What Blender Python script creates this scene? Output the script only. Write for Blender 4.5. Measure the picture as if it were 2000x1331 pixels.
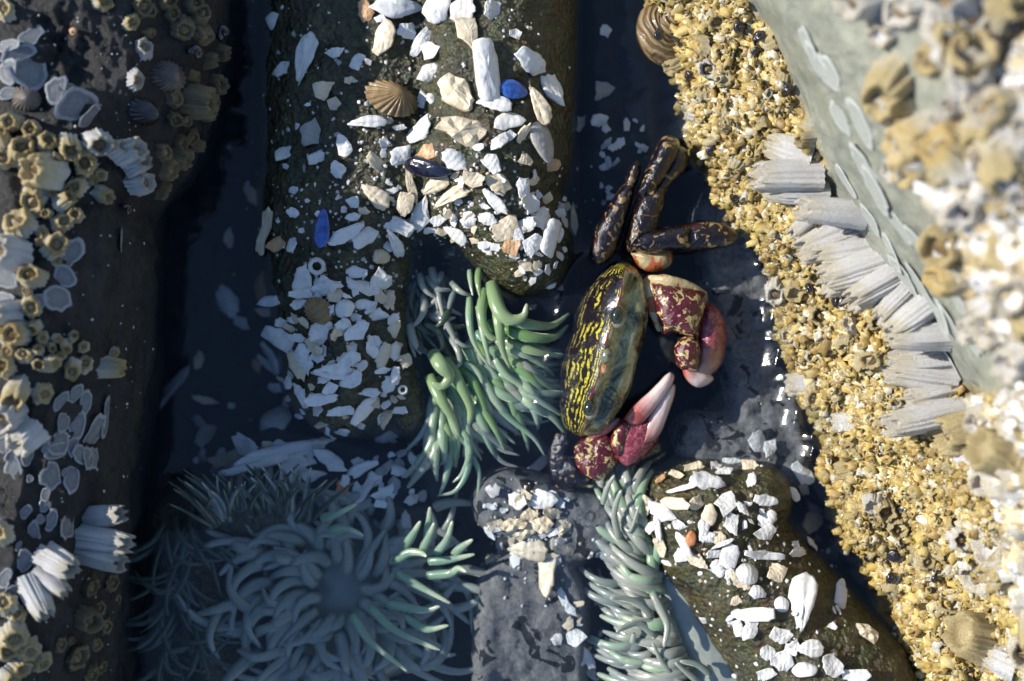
import bpy, math, random
import numpy as np
from mathutils import Vector, Matrix
random.seed(7); rng = np.random.default_rng(7)
scene = bpy.context.scene
for o in list(bpy.data.objects): bpy.data.objects.remove(o)
R = math.radians

# ------------------------------------------------------------------ camera, light, exposure
# one unit is about 1.5 cm; the frame is 20 x 13.31 units at the water surface (z = 0)
scene.unit_settings.scale_length = 0.015
CX, CY, CD = 10.0, -6.655, 27.0
cam_d = bpy.data.cameras.new('camera'); cam = bpy.data.objects.new('camera', cam_d)
scene.collection.objects.link(cam); scene.camera = cam
cam.location = (CX, CY, CD)
cam_d.sensor_width = 36; cam_d.lens = 36 * CD / 20.0
cam_d.clip_start = 0.5; cam_d.clip_end = 500
cam_d.dof.use_dof = True; cam_d.dof.focus_distance = CD - 1.3
cam_d.dof.aperture_fstop = (cam_d.lens / 1000) / 0.50

SUN_EL, SUN_AZ = 29.5, 168.0           # azimuth: direction the light comes from, degrees from +x towards +y
sd = Vector((math.cos(R(SUN_EL)) * math.cos(R(SUN_AZ)), math.cos(R(SUN_EL)) * math.sin(R(SUN_AZ)), math.sin(R(SUN_EL))))
world = bpy.data.worlds.new('World'); scene.world = world; world.use_nodes = True
wn = world.node_tree.nodes; bg = wn['Background']
sky = wn.new('ShaderNodeTexSky'); sky.sky_type = 'NISHITA'; sky.sun_disc = False
sky.sun_elevation = R(SUN_EL); sky.sun_rotation = math.atan2(sd.x, sd.y)
sky.ozone_density = 3.0; sky.dust_density = 0.3
world.node_tree.links.new(sky.outputs[0], bg.inputs[0]); bg.inputs[1].default_value = 0.15
sun_d = bpy.data.lights.new('sun', 'SUN'); sun_d.energy = 5.0; sun_d.angle = R(0.5); sun_d.color = (1.0, 0.95, 0.87)
sun = bpy.data.objects.new('sun', sun_d); scene.collection.objects.link(sun)
sun.rotation_euler = sd.to_track_quat('Z', 'Y').to_euler()
scene.view_settings.view_transform = 'Standard'; scene.view_settings.look = 'None'
scene.view_settings.gamma = 1; scene.view_settings.use_curve_mapping = False
scene.view_settings.exposure = 0.35
scene.render.engine = 'CYCLES'
cy = scene.cycles
cy.use_denoising = True; cy.max_bounces = 5; cy.diffuse_bounces = 2; cy.use_adaptive_sampling = True; cy.adaptive_threshold = 0.02; cy.transparent_max_bounces = 12; cy.glossy_bounces = 3
cy.caustics_reflective = False; cy.caustics_refractive = False; cy.sample_clamp_indirect = 4; cy.sample_clamp_direct = 40

# ------------------------------------------------------------------ helpers
def W(px, py, z=0.0):
    """photo position at height z -> place in the scene"""
    k = (CD - z) / CD
    return np.array((CX + (px / 100 - CX) * k, CY + (-py / 100 - CY) * k, z))

def Wa(px, py, z):
    k = (CD - z) / CD
    return np.stack([CX + (px / 100 - CX) * k, CY + (-py / 100 - CY) * k, z], -1)

def scr(P):
    k = CD / (CD - P[..., 2])
    return np.stack([100 * (CX + (P[..., 0] - CX) * k), -100 * (CY + (P[..., 1] - CY) * k)], -1)

def _hash(ix, iy, iz, seed):
    h = (ix.astype(np.int64) * 374761393 + iy.astype(np.int64) * 668265263 + iz.astype(np.int64) * 2147483629 + seed * 974634777) & 0xffffffff
    h = ((h ^ (h >> 13)) * 1274126177) & 0xffffffff
    h = (h ^ (h >> 16)) & 0xffffffff
    return h / 2147483647.5 - 1.0

def vnoise(P, seed=0):
    P = np.asarray(P, float); I = np.floor(P); F = P - I; U = F * F * (3 - 2 * F)
    I = I.astype(np.int64); out = 0
    for dx in (0, 1):
        for dy in (0, 1):
            for dz in (0, 1):
                w = (U[..., 0] if dx else 1 - U[..., 0]) * (U[..., 1] if dy else 1 - U[..., 1]) * (U[..., 2] if dz else 1 - U[..., 2])
                out = out + w * _hash(I[..., 0] + dx, I[..., 1] + dy, I[..., 2] + dz, seed)
    return out

def fbm(P, seed=0, octs=4, gain=0.5):
    P = np.asarray(P, float); a = 1.0; s = 0
    for o in range(octs):
        s = s + a * vnoise(P * (2.03 ** o), seed + o * 17); a *= gain
    return s

def mkmesh(name, V, F, mat, smooth=True, attrs=None):
    me = bpy.data.meshes.new(name)
    me.from_pydata([tuple(v) for v in np.asarray(V, float).tolist()], [], F)
    if mat is not None: me.materials.append(mat)
    if smooth: me.polygons.foreach_set('use_smooth', np.ones(len(me.polygons), bool))
    for k, a in (attrs or {}).items():
        a = np.asarray(a, np.float32)
        if a.ndim == 2:
            at = me.attributes.new(k, 'FLOAT_COLOR', 'POINT'); at.data.foreach_set('color', np.concatenate([a, np.ones((len(a), 1), np.float32)], 1).ravel())
        else:
            at = me.attributes.new(k, 'FLOAT', 'POINT'); at.data.foreach_set('value', a)
    me.update()
    return me

def link(name, me, parent=None, label=None, cat=None, group=None, kind=None):
    o = bpy.data.objects.new(name, me); scene.collection.objects.link(o)
    if parent is not None: o.parent = parent
    if label: o['label'] = label
    if cat: o['category'] = cat
    if group: o['group'] = group
    if kind: o['kind'] = kind
    return o

def thing(name, loc, label, cat, group=None):
    o = link(name, None, None, label, cat, group); o.location = tuple(loc); o.empty_display_size = 0.2
    return o

def part(name, V, F, mat, root, smooth=True, attrs=None, parent=None):
    """a mesh built in scene coordinates, hung under the thing's base"""
    V = np.asarray(V, float) - np.array(root.location)
    return link(name, mkmesh(name, V, F, mat, smooth, attrs), parent or root)

def gridfaces(nr, nc, mask=None, flip=False):
    i = np.arange(nr - 1)[:, None] * nc + np.arange(nc - 1)[None]
    q = np.stack([i, i + 1, i + nc + 1, i + nc], -1)
    if flip: q = q[..., ::-1]
    q = q.reshape(-1, 4)
    if mask is not None: q = q[mask.reshape(-1)]
    return q.tolist()

def gridnormals(P):
    du = np.gradient(P, axis=0); dv = np.gradient(P, axis=1)
    n = np.cross(dv, du); n /= np.linalg.norm(n, axis=-1, keepdims=True) + 1e-9
    return n

def frame(pos, n, s, xdir=None, spin=0.0, sc=None):
    n = Vector(n).normalized()
    x = Vector(xdir) if xdir is not None else Vector((1, 0.13, 0.2))
    x = (x - n * x.dot(n))
    if x.length < 1e-4: x = n.orthogonal()
    x.normalize(); y = n.cross(x)
    M = Matrix((x, y, n)).transposed() @ Matrix.Rotation(spin, 3, 'Z')
    M = M @ Matrix.Diagonal(Vector(sc) if sc is not None else Vector((s, s, s)))
    M = M.to_4x4(); M.translation = Vector(pos)
    return M

class Surf:
    def __init__(self, P, N):
        self.P = P.reshape(-1, 3); self.N = N.reshape(-1, 3); self.S = scr(self.P)
    def at(self, px, py, tol=6):
        d = (self.S[:, 0] - px) ** 2 + (self.S[:, 1] - py) ** 2
        c = np.where(d < tol * tol)[0]
        if len(c) == 0: i = int(np.argmin(d))
        else: i = int(c[np.argmax(self.P[c, 2])])
        return self.P[i].copy(), self.N[i].copy()

# ------------------------------------------------------------------ materials
class M:
    def __init__(self, name):
        self.m = bpy.data.materials.new(name); self.m.use_nodes = True
        self.t = self.m.node_tree; self.n = self.t.nodes; self.b = self.n['Principled BSDF']; self.out = self.n['Material Output']
        self.tc = None
    def L(self, a, b): self.t.links.new(a, b)
    def co(self, kind='Object'):
        if self.tc is None: self.tc = self.n.new('ShaderNodeTexCoord')
        return self.tc.outputs[kind]
    def attr(self, name, out='Fac'):
        a = self.n.new('ShaderNodeAttribute'); a.attribute_name = name; return a.outputs[out]
    def rnd(self): return self.n.new('ShaderNodeObjectInfo').outputs['Random']
    def noise(self, scale, detail=4, rough=0.6, dist=0.0, vec=None):
        x = self.n.new('ShaderNodeTexNoise'); x.inputs['Scale'].default_value = scale; x.inputs['Detail'].default_value = detail
        x.inputs['Roughness'].default_value = rough; x.inputs['Distortion'].default_value = dist
        self.L(vec or self.co(), x.inputs['Vector']); return x.outputs['Fac']
    def voro(self, scale, out='Distance', feature='F1', vec=None):
        x = self.n.new('ShaderNodeTexVoronoi'); x.feature = feature; x.inputs['Scale'].default_value = scale
        self.L(vec or self.co(), x.inputs['Vector']); return x.outputs[out]
    def ramp(self, fac, stops, interp='LINEAR'):
        x = self.n.new('ShaderNodeValToRGB'); e = x.color_ramp.elements; x.color_ramp.interpolation = interp
        while len(e) < len(stops): e.new(0.5)
        for el, (p, c) in zip(e, stops):
            el.position = p; el.color = (c, c, c, 1) if isinstance(c, (int, float)) else (*c, 1)
        self.L(fac, x.inputs[0]); return x.outputs[0]
    def mix(self, fac, a, b, mode='MIX'):
        x = self.n.new('ShaderNodeMix'); x.data_type = 'RGBA'; x.blend_type = mode
        for v, i in ((fac, 0), (a, 6), (b, 7)):
            if isinstance(v, (int, float)): x.inputs[i].default_value = v if i == 0 else (v, v, v, 1)
            elif isinstance(v, tuple): x.inputs[i].default_value = (*v, 1)
            else: self.L(v, x.inputs[i])
        return x.outputs[2]
    def math(self, op, a, b=0.0, clamp=False):
        x = self.n.new('ShaderNodeMath'); x.operation = op; x.use_clamp = clamp
        for v, i in ((a, 0), (b, 1)):
            if isinstance(v, (int, float)): x.inputs[i].default_value = v
            else: self.L(v, x.inputs[i])
        return x.outputs[0]
    def comb(self, x, y, z):
        c = self.n.new('ShaderNodeCombineXYZ')
        for v, i in ((x, 0), (y, 1), (z, 2)):
            if isinstance(v, (int, float)): c.inputs[i].default_value = v
            else: self.L(v, c.inputs[i])
        return c.outputs[0]
    def bump(self, h, strength=0.5, dist=0.05, normal=None):
        b = self.n.new('ShaderNodeBump'); b.inputs['Strength'].default_value = strength; b.inputs['Distance'].default_value = dist
        self.L(h, b.inputs['Height'])
        if normal is not None: self.L(normal, b.inputs['Normal'])
        return b.outputs[0]
    def done(self, col=None, rough=0.5, spec=0.5, normal=None, coat=0.0, coat_rough=0.1, sss=0.0, sssr=(0.1, 0.1, 0.1), sheen=0.0):
        self.b.inputs['Sheen Weight'].default_value = sheen; self.b.inputs['Sheen Roughness'].default_value = 0.3; self.b.inputs['Sheen Tint'].default_value = (0.8, 0.95, 0.75, 1)
        for v, k in ((col, 'Base Color'), (rough, 'Roughness'), (normal, 'Normal')):
            if v is None: continue
            if isinstance(v, (int, float)): self.b.inputs[k].default_value = v
            elif isinstance(v, tuple): self.b.inputs[k].default_value = (*v, 1)
            else: self.L(v, self.b.inputs[k])
        self.b.inputs['Specular IOR Level'].default_value = spec
        self.b.inputs['Coat Weight'].default_value = coat; self.b.inputs['Coat Roughness'].default_value = coat_rough
        if coat and normal is not None and not isinstance(normal, (int, float, tuple)): self.L(normal, self.b.inputs['Coat Normal'])
        if sss:
            self.b.inputs['Subsurface Weight'].default_value = sss; self.b.inputs['Subsurface Radius'].default_value = sssr
            self.b.inputs['Subsurface Scale'].default_value = 1.0
        return self.m

def m_dark_rock():
    m = M('dark wet basalt'); n1 = m.noise(1.6, 8, 0.65); n2 = m.noise(14, 6, 0.7)
    c = m.ramp(n1, [(0.3, (0.018, 0.017, 0.017)), (0.55, (0.036, 0.033, 0.031)), (0.8, (0.06, 0.052, 0.047))])
    c = m.mix(m.ramp(m.noise(5, 6), [(0.62, 0.0), (0.75, 1.0)]), c, (0.07, 0.06, 0.055))
    nb = m.bump(n2, 0.7, 0.05, m.bump(m.noise(3.5, 8, 0.7), 0.6, 0.15))
    return m.done(c, m.ramp(n2, [(0.3, 0.35), (0.7, 0.7)]), 0.5, nb)

def m_right_rock():
    m = M('ochre crust and bare grey rock'); g = m.attr('bare')
    n1 = m.noise(3, 8, 0.65); n2 = m.noise(16, 6, 0.7)
    och = m.ramp(n2, [(0.25, (0.13, 0.075, 0.02)), (0.5, (0.38, 0.25, 0.075)), (0.72, (0.6, 0.47, 0.24))])
    gry = m.ramp(n1, [(0.25, (0.15, 0.16, 0.125)), (0.5, (0.25, 0.26, 0.215)), (0.75, (0.36, 0.345, 0.26))])
    gry = m.mix(m.ramp(m.voro(5.0), [(0.05, 1.0), (0.13, 0.0)]), gry, (0.05, 0.05, 0.045))
    c = m.mix(g, och, gry)
    nb = m.bump(n2, 0.5, 0.06, m.bump(n1, 0.5, 0.12))
    return m.done(c, m.ramp(n2, [(0.3, 0.25), (0.7, 0.6)]), 0.5, nb)

def m_floor():
    m = M('pool bed'); n1 = m.noise(0.9, 8, 0.65); n2 = m.noise(9, 7, 0.7)
    sh = m.attr('shallow')
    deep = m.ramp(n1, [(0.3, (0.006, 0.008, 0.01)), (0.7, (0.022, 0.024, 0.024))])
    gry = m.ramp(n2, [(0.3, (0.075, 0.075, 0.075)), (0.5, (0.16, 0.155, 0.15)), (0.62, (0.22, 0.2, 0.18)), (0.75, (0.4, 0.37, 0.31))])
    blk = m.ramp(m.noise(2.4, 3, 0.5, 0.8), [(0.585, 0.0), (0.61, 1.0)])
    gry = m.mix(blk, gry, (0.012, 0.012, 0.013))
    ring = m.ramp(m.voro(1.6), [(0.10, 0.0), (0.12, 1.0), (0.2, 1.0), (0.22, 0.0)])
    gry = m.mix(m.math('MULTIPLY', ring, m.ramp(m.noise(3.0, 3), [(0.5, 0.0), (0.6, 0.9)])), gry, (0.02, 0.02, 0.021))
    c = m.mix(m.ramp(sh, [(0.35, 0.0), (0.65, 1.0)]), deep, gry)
    return m.done(c, 0.6, 0.3, m.bump(n2, 0.8, 0.06))

def m_column(name='anemone column', base=((0.010, 0.010, 0.004), (0.034, 0.034, 0.008), (0.075, 0.068, 0.014)), sheen=0.12):
    m = M(name); n1 = m.noise(2.2, 6, 0.6); n2 = m.noise(11, 5, 0.65); v = m.voro(9)
    c = m.ramp(n1, [(0.3, base[0]), (0.5, base[1]), (0.72, base[2])])
    c = m.mix(m.ramp(v, [(0.12, 1.0), (0.3, 0.0)]), c, (0.10, 0.115, 0.05))
    c = m.mix(m.ramp(m.noise(1.3, 5, 0.7), [(0.45, 0.0), (0.68, 0.75)]), c, (0.03, 0.045, 0.012))
    c = m.mix(m.ramp(m.noise(3.2, 5, 0.65), [(0.50, 0.0), (0.66, 0.9)]), c, (0.05, 0.022, 0.004))
    nb = m.bump(v, 0.6, 0.08, m.bump(n2, 0.8, 0.1))
    return m.done(c, 0.32, 0.5, nb, coat=0.6, coat_rough=sheen)

def m_tentacle(name, base, tip, rim, sss=0.35):
    m = M(name); t = m.attr('t'); r = m.rnd()
    c = m.mix(m.ramp(t, [(0.0, 0.0), (0.55, 0.35), (1.0, 1.0)]), base, tip)
    c = m.mix(m.ramp(m.noise(7, 3), [(0.35, 0.0), (0.75, 0.5)]), c, rim)
    c = m.mix(m.math('MULTIPLY', r, 0.45), c, tip)
    lw = m.n.new('ShaderNodeLayerWeight'); lw.inputs[0].default_value = 0.35
    return m.done(c, 0.3, 0.5, m.bump(m.noise(18, 3), 0.15, 0.02), coat=0.3, coat_rough=0.12, sss=sss, sssr=(0.12, 0.25, 0.12), sheen=0.6)

def m_shell(name, a, b, rough=0.42, lines=0.10):
    m = M(name); r = m.rnd(); n1 = m.noise(2.2, 6, 0.65)
    c = m.mix(m.ramp(n1, [(0.35, 0.0), (0.7, 1.0)]), a, b)
    w = m.n.new('ShaderNodeTexWave'); w.inputs['Scale'].default_value = 1.6; w.inputs['Distortion'].default_value = 3; w.inputs['Detail'].default_value = 3
    m.L(m.co(), w.inputs[0])
    c = m.mix(m.math('MULTIPLY', w.outputs['Fac'], lines), c, tuple(0.55 * x for x in a))
    c = m.mix(m.ramp(r, [(0.0, 0.35), (0.5, 0.0), (1.0, 0.0)]), c, tuple(x * y for x, y in zip(a, (0.62, 0.58, 0.5))))
    c = m.mix(m.ramp(m.noise(6, 4), [(0.66, 0.0), (0.74, 0.8)]), c, (0.08, 0.06, 0.04))
    return m.done(c, rough, 0.5, m.bump(w.outputs['Fac'], 0.2, 0.02, m.bump(m.noise(8, 5), 0.4, 0.05)), coat=0.25, coat_rough=0.15)

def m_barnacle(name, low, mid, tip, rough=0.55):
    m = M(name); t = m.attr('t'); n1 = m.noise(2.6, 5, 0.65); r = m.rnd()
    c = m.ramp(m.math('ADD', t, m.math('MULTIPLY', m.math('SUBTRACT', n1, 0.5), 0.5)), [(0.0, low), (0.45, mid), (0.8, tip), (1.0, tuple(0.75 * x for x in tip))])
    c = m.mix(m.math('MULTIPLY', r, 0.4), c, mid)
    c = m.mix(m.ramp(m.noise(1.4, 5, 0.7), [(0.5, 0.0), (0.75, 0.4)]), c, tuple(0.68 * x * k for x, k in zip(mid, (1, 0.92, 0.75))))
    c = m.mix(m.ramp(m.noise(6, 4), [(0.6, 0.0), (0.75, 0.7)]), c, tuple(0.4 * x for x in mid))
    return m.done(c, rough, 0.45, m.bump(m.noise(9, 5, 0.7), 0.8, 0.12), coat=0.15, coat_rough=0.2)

def m_vcol(name, rough=0.4, coat=0.5, bumps=22):
    m = M(name); c = m.attr('col', 'Color'); n = m.noise(bumps, 4, 0.7)
    c = m.mix(m.ramp(n, [(0.3, 0.5), (0.6, 0.0)]), c, (0.16, 0.09, 0.02), 'MULTIPLY') if False else c
    return m.done(c, rough, 0.5, m.bump(n, 0.6, 0.04), coat=coat, coat_rough=0.12)

def m_plain(name, col, rough=0.4, coat=0.0, scale=8, dark=0.5, bump=0.4, spec=0.5):
    m = M(name); n = m.noise(scale, 5, 0.65)
    c = m.mix(m.ramp(n, [(0.35, 0.0), (0.7, 1.0)]), tuple(dark * x for x in col), col)
    return m.done(c, rough, spec, m.bump(n, bump, 0.04), coat=coat, coat_rough=0.08)

def m_water():
    m = M('pool water'); m.n.remove(m.b)
    tr = m.n.new('ShaderNodeBsdfTransparent'); tr.inputs[0].default_value = (0.88, 0.92, 0.95, 1)
    gl = m.n.new('ShaderNodeBsdfGlossy'); gl.inputs['Roughness'].default_value = 0.075; gl.inputs[0].default_value = (1, 1, 1, 1)
    fr = m.n.new('ShaderNodeLayerWeight'); fr.inputs[0].default_value = 0.5
    nb = m.bump(m.noise(1.3, 3, 0.5, 0.6), 0.25, 0.06, m.bump(m.noise(6, 2, 0.5), 0.1, 0.02))
    m.L(nb, gl.inputs['Normal']); m.L(nb, fr.inputs['Normal'])
    mx = m.n.new('ShaderNodeMixShader'); m.L(m.math('ADD', m.math('MULTIPLY', m.math('POWER', fr.outputs['Facing'], 5.0), 0.97), 0.026), mx.inputs[0]); m.L(tr.outputs[0], mx.inputs[1]); m.L(gl.outputs[0], mx.inputs[2])
    df = m.n.new('ShaderNodeBsdfDiffuse'); df.inputs[0].default_value = (0.30, 0.45, 0.75, 1)  # thin blue film painted in for the sky's veil and haze
    m2 = m.n.new('ShaderNodeMixShader'); m2.inputs[0].default_value = 0.011; m.L(mx.outputs[0], m2.inputs[1]); m.L(df.outputs[0], m2.inputs[2])
    m.L(m2.outputs[0], m.out.inputs[0]); return m.m

def m_scar(name, a, b):
    m = M(name); t = m.attr('t'); n = m.noise(5, 5, 0.7)
    c = m.mix(m.ramp(m.math('ADD', m.math('MULTIPLY', t, 0.7), m.math('MULTIPLY', n, 0.6)), [(0.3, 0.0), (0.95, 1.0)]), a, b)
    return m.done(c, 0.4, 0.5, m.bump(n, 0.5, 0.05), coat=0.3)

def m_carapace():
    m = M('striped crab carapace'); p = m.attr('p'); u = m.attr('u')
    nz = m.noise(2.6, 4, 0.65, 0.5); nf = m.noise(4.5, 3, 0.6)
    ph = m.math('ADD', m.math('MULTIPLY', p, 230.0), m.math('MULTIPLY', nf, 14.0))
    st = m.ramp(m.math('MULTIPLY', m.math('ADD', m.math('SINE', ph), 1.0), 0.5), [(0.48, 0.0), (0.68, 1.0)])
    patch = m.math('MULTIPLY', m.ramp(nz, [(0.46, 0.0), (0.52, 1.0)]), m.ramp(m.noise(11, 3, 0.6), [(0.40, 0.15), (0.52, 1.0)]))
    near = m.ramp(p, [(0.08, 0.05), (0.22, 0.35), (0.33, 0.95), (0.48, 1.0)])
    ycol = m.mix(m.ramp(p, [(0.15, 0.0), (0.35, 1.0)]), (0.38, 0.32, 0.17), (0.48, 0.42, 0.04))
    dor = m.mix(m.math('MULTIPLY', m.math('MULTIPLY', st, patch), near), (0.010, 0.006, 0.010), ycol)
    face = m.ramp(m.noise(2.0, 5, 0.7, 0.9), [(0.38, (0.014, 0.014, 0.008)), (0.45, (0.10, 0.11, 0.045)), (0.54, (0.26, 0.28, 0.14)), (0.62, (0.36, 0.36, 0.22)), (0.72, (0.30, 0.17, 0.09))])
    c = m.mix(m.ramp(p, [(0.485, 0.0), (0.50, 1.0)]), dor, face)
    edge = m.math('MULTIPLY', m.ramp(p, [(0.465, 0.0), (0.478, 1.0), (0.5, 1.0), (0.515, 0.0)]), m.ramp(m.noise(1.6, 2), [(0.42, 0.2), (0.52, 1.0)]))
    c = m.mix(edge, c, (0.16, 0.012, 0.014))
    return m.done(c, 0.22, 0.5, m.bump(nf, 0.35, 0.05), coat=0.8, coat_rough=0.06)

def m_mottle(name, ground, spot, scale=5.5, thr=0.5, fade=None, spot2=None, bmp=0.5):
    m = M(name); n = m.noise(scale, 2, 0.55, 0.9); t = m.attr('t')
    c = m.mix(m.ramp(n, [(thr, 0.0), (thr + 0.05, 1.0)]), ground, spot)
    if spot2: c = m.mix(m.ramp(m.noise(scale * 0.5, 2), [(0.6, 0.0), (0.66, 1.0)]), c, spot2)
    if fade: c = m.mix(m.ramp(t, [(fade[0], 0.0), (fade[1], 1.0)]), c, fade[2])
    return m.done(c, 0.25, 0.4, m.bump(m.noise(8, 4, 0.6), bmp, 0.09), coat=0.7, coat_rough=0.07)

MT = dict(
    dark=m_dark_rock(), right=m_right_rock(), floor=m_floor(), water=m_water(),
    colA=m_column(), colE=m_column('olive anemone column', ((0.012, 0.011, 0.002), (0.044, 0.038, 0.006), (0.09, 0.068, 0.012))),
    tgreen=m_tentacle('bright green tentacle', (0.055, 0.20, 0.055), (0.38, 0.42, 0.25), (0.17, 0.25, 0.05)),
    tpale=m_tentacle('pale green tentacle', (0.16, 0.30, 0.17), (0.42, 0.46, 0.34), (0.26, 0.36, 0.22)),
    tblue=m_tentacle('grey green tentacle', (0.165, 0.195, 0.155), (0.37, 0.37, 0.33), (0.25, 0.265, 0.225)),
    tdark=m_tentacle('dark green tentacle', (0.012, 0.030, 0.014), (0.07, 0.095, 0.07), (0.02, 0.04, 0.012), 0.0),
    disc=m_plain('grey green oral disc', (0.50, 0.50, 0.40), 0.25, 0.5, 3, 0.75, 0.15),
    w=m_shell('white shell', (0.80, 0.79, 0.76), (0.66, 0.64, 0.60)),
    c=m_shell('cream shell', (0.72, 0.62, 0.45), (0.62, 0.50, 0.33)),
    t=m_shell('tan shell', (0.62, 0.36, 0.17), (0.50, 0.30, 0.16)),
    g=m_shell('grey shell', (0.42, 0.41, 0.38), (0.28, 0.27, 0.24)),
    br=m_shell('brown shell', (0.34, 0.22, 0.09), (0.17, 0.11, 0.05), 0.5, 0.5),
    b=m_plain('blue mussel shell', (0.05, 0.16, 0.60), 0.25, 0.6, 5, 0.35),
    k=m_plain('black mussel shell', (0.012, 0.012, 0.03), 0.18, 0.8, 5, 0.5),
    o=m_plain('orange stone', (0.62, 0.24, 0.08), 0.5, 0.2, 6, 0.6),
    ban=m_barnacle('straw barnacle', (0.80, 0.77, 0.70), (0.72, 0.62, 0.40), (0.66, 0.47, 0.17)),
    banw=m_barnacle('white barnacle', (0.74, 0.72, 0.70), (0.82, 0.80, 0.78), (0.68, 0.60, 0.44)),
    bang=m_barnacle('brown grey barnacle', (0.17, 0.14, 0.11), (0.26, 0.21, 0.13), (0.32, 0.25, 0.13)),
    bano=m_barnacle('ochre barnacle', (0.68, 0.63, 0.50), (0.56, 0.45, 0.24), (0.58, 0.46, 0.22)),
    oper=m_plain('barnacle valve', (0.36, 0.25, 0.12), 0.5, 0.2, 5, 0.4),
    crust=m_vcol('small ochre barnacles'), grit=m_vcol('shell grit', 0.5, 0.2),
    scar=m_scar('barnacle scar on dark rock', (0.045, 0.045, 0.047), (0.30, 0.31, 0.32)),
    scarg=m_scar('barnacle scar on grey rock', (0.25, 0.265, 0.23), (0.42, 0.435, 0.41)),
    snail=m_plain('black periwinkle shell', (0.022, 0.014, 0.018), 0.16, 0.9, 6, 0.5, 0.2),
    limp=m_plain('brown limpet shell', (0.22, 0.17, 0.14), 0.5, 0.3, 3, 0.3),
    cara=m_carapace(),
    leg=m_mottle('dark mottled crab leg', (0.006, 0.0022, 0.004), (0.26, 0.17, 0.07), 5.0, 0.585, None, (0.03, 0.006, 0.008)),
    claw=m_mottle('red crab claw', (0.085, 0.008, 0.016), (0.50, 0.40, 0.16), 7.5, 0.55),
    palm=m_mottle('pink crab palm', (0.20, 0.03, 0.05), (0.34, 0.09, 0.10), 10.0, 0.5, (0.55, 0.95, (0.36, 0.23, 0.17))),
    fing=m_mottle('pale crab finger', (0.34, 0.07, 0.06), (0.42, 0.12, 0.09), 8.0, 0.5, (0.15, 0.55, (0.66, 0.52, 0.48)), None, 0.15),
    coxa=m_mottle('orange crab joint', (0.48, 0.38, 0.2), (0.42, 0.10, 0.03), 2.5, 0.5),
    eye=m_plain('crab eye', (0.03, 0.035, 0.02), 0.1, 1.0, 4, 0.5, 0.0),
    stalk=m_plain('crab eye stalk', (0.34, 0.36, 0.24), 0.3, 0.5, 5, 0.25),
)

# ------------------------------------------------------------------ rocks
def smooth(A, n):
    for _ in range(n):
        B = A.copy()
        B[1:-1] = (A[:-2] + 2 * A[1:-1] + A[2:]) / 4; A = B.copy()
        B[:, 1:-1] = (A[:, :-2] + 2 * A[:, 1:-1] + A[:, 2:]) / 4; A = B
    return A

def sheet(ys, PX, Z, nr, ncs, sm):
    ys = np.array(ys, float); PX = np.array(PX, float); Z = np.array(Z, float)
    yy = np.linspace(ys[0], ys[-1], nr)
    cc = np.concatenate([np.linspace(i, i + 1, n, endpoint=False) for i, n in enumerate(ncs)] + [[len(ncs)]])
    def up(A):
        B = np.stack([np.interp(yy, ys, A[:, c]) for c in range(A.shape[1])], 1)
        return np.stack([np.interp(cc, np.arange(A.shape[1]), B[r]) for r in range(nr)], 0)
    px = smooth(up(PX), sm); z = smooth(up(Z), sm)
    return Wa(px, np.repeat(yy[:, None], len(cc), 1), z), np.repeat(cc[None], nr, 0)

zL = [3.8, 3.65, 3.45, 2.9, 1.9, 0.3, -0.6, -4]
YL = [-700, 0, 120, 230, 330, 400, 600, 850, 1050, 1331, 2000]
PL = [[-900, -150, 110, 260, 400, 455, 468, 480], [-900, -150, 110, 260, 400, 455, 468, 480], [-900, -150, 110, 250, 380, 445, 458, 470],
      [-900, -150, 105, 240, 350, 425, 438, 450], [-900, -150, 100, 230, 310, 370, 382, 400], [-900, -150, 95, 215, 270, 308, 320, 340],
      [-900, -150, 80, 190, 262, 302, 314, 335], [-900, -150, 55, 165, 240, 282, 294, 315], [-900, -150, 25, 130, 212, 255, 267, 290],
      [-900, -150, 5, 110, 182, 225, 240, 262], [-900, -150, 0, 100, 170, 210, 225, 245]]
PLs, _ = sheet(YL, PL, [zL] * len(YL), 380, [26, 34, 40, 40, 40, 14, 22], 5)
NL = gridnormals(PLs)
dL = 0.16 * fbm(PLs * 0.55, 3, 3) + 0.10 * np.abs(fbm(PLs * 1.7, 9, 4)) + 0.03 * fbm(PLs * 6, 5, 3)
rough_patch = np.exp(-(((scr(PLs)[..., 0] - 115) / 60) ** 2 + ((scr(PLs)[..., 1] - 90) / 100) ** 2))
dL += rough_patch * (0.18 + 0.16 * fbm(PLs * 5.5, 31, 4))
PLs = PLs + NL * dL[..., None]; NL = gridnormals(PLs)
if NL[..., 2].mean() < 0: NL = -NL
rock_left = link('rock_wall_left', mkmesh('rock_wall_left', PLs.reshape(-1, 3), gridfaces(*PLs.shape[:2]), MT['dark']), kind='structure')
SL = Surf(PLs, NL)

YR = [-700, -60, 60, 170, 280, 390, 600, 760, 900, 1100, 1331, 2000]
PR = [[1170, 1200, 1250, 1320, 1400, 1450, 1530, 1800, 2500],
      [1230, 1255, 1300, 1360, 1430, 1480, 1570, 1800, 2500],
      [1285, 1310, 1350, 1420, 1500, 1540, 1630, 1850, 2500],
      [1320, 1340, 1390, 1460, 1555, 1600, 1680, 1880, 2500],
      [1325, 1345, 1410, 1490, 1590, 1650, 1730, 1900, 2500],
      [1420, 1440, 1490, 1550, 1630, 1720, 1800, 1930, 2500],
      [1505, 1525, 1585, 1665, 1760, 1860, 1930, 2040, 2550],
      [1555, 1575, 1645, 1745, 1880, 1925, 1975, 2080, 2550],
      [1605, 1628, 1705, 1805, 1920, 1970, 2020, 2120, 2600],
      [1680, 1705, 1780, 1880, 1990, 2040, 2090, 2200, 2650],
      [1755, 1780, 1860, 1960, 2060, 2110, 2160, 2270, 2700],
      [1850, 1880, 1960, 2060, 2150, 2200, 2250, 2350, 2800]]
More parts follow.
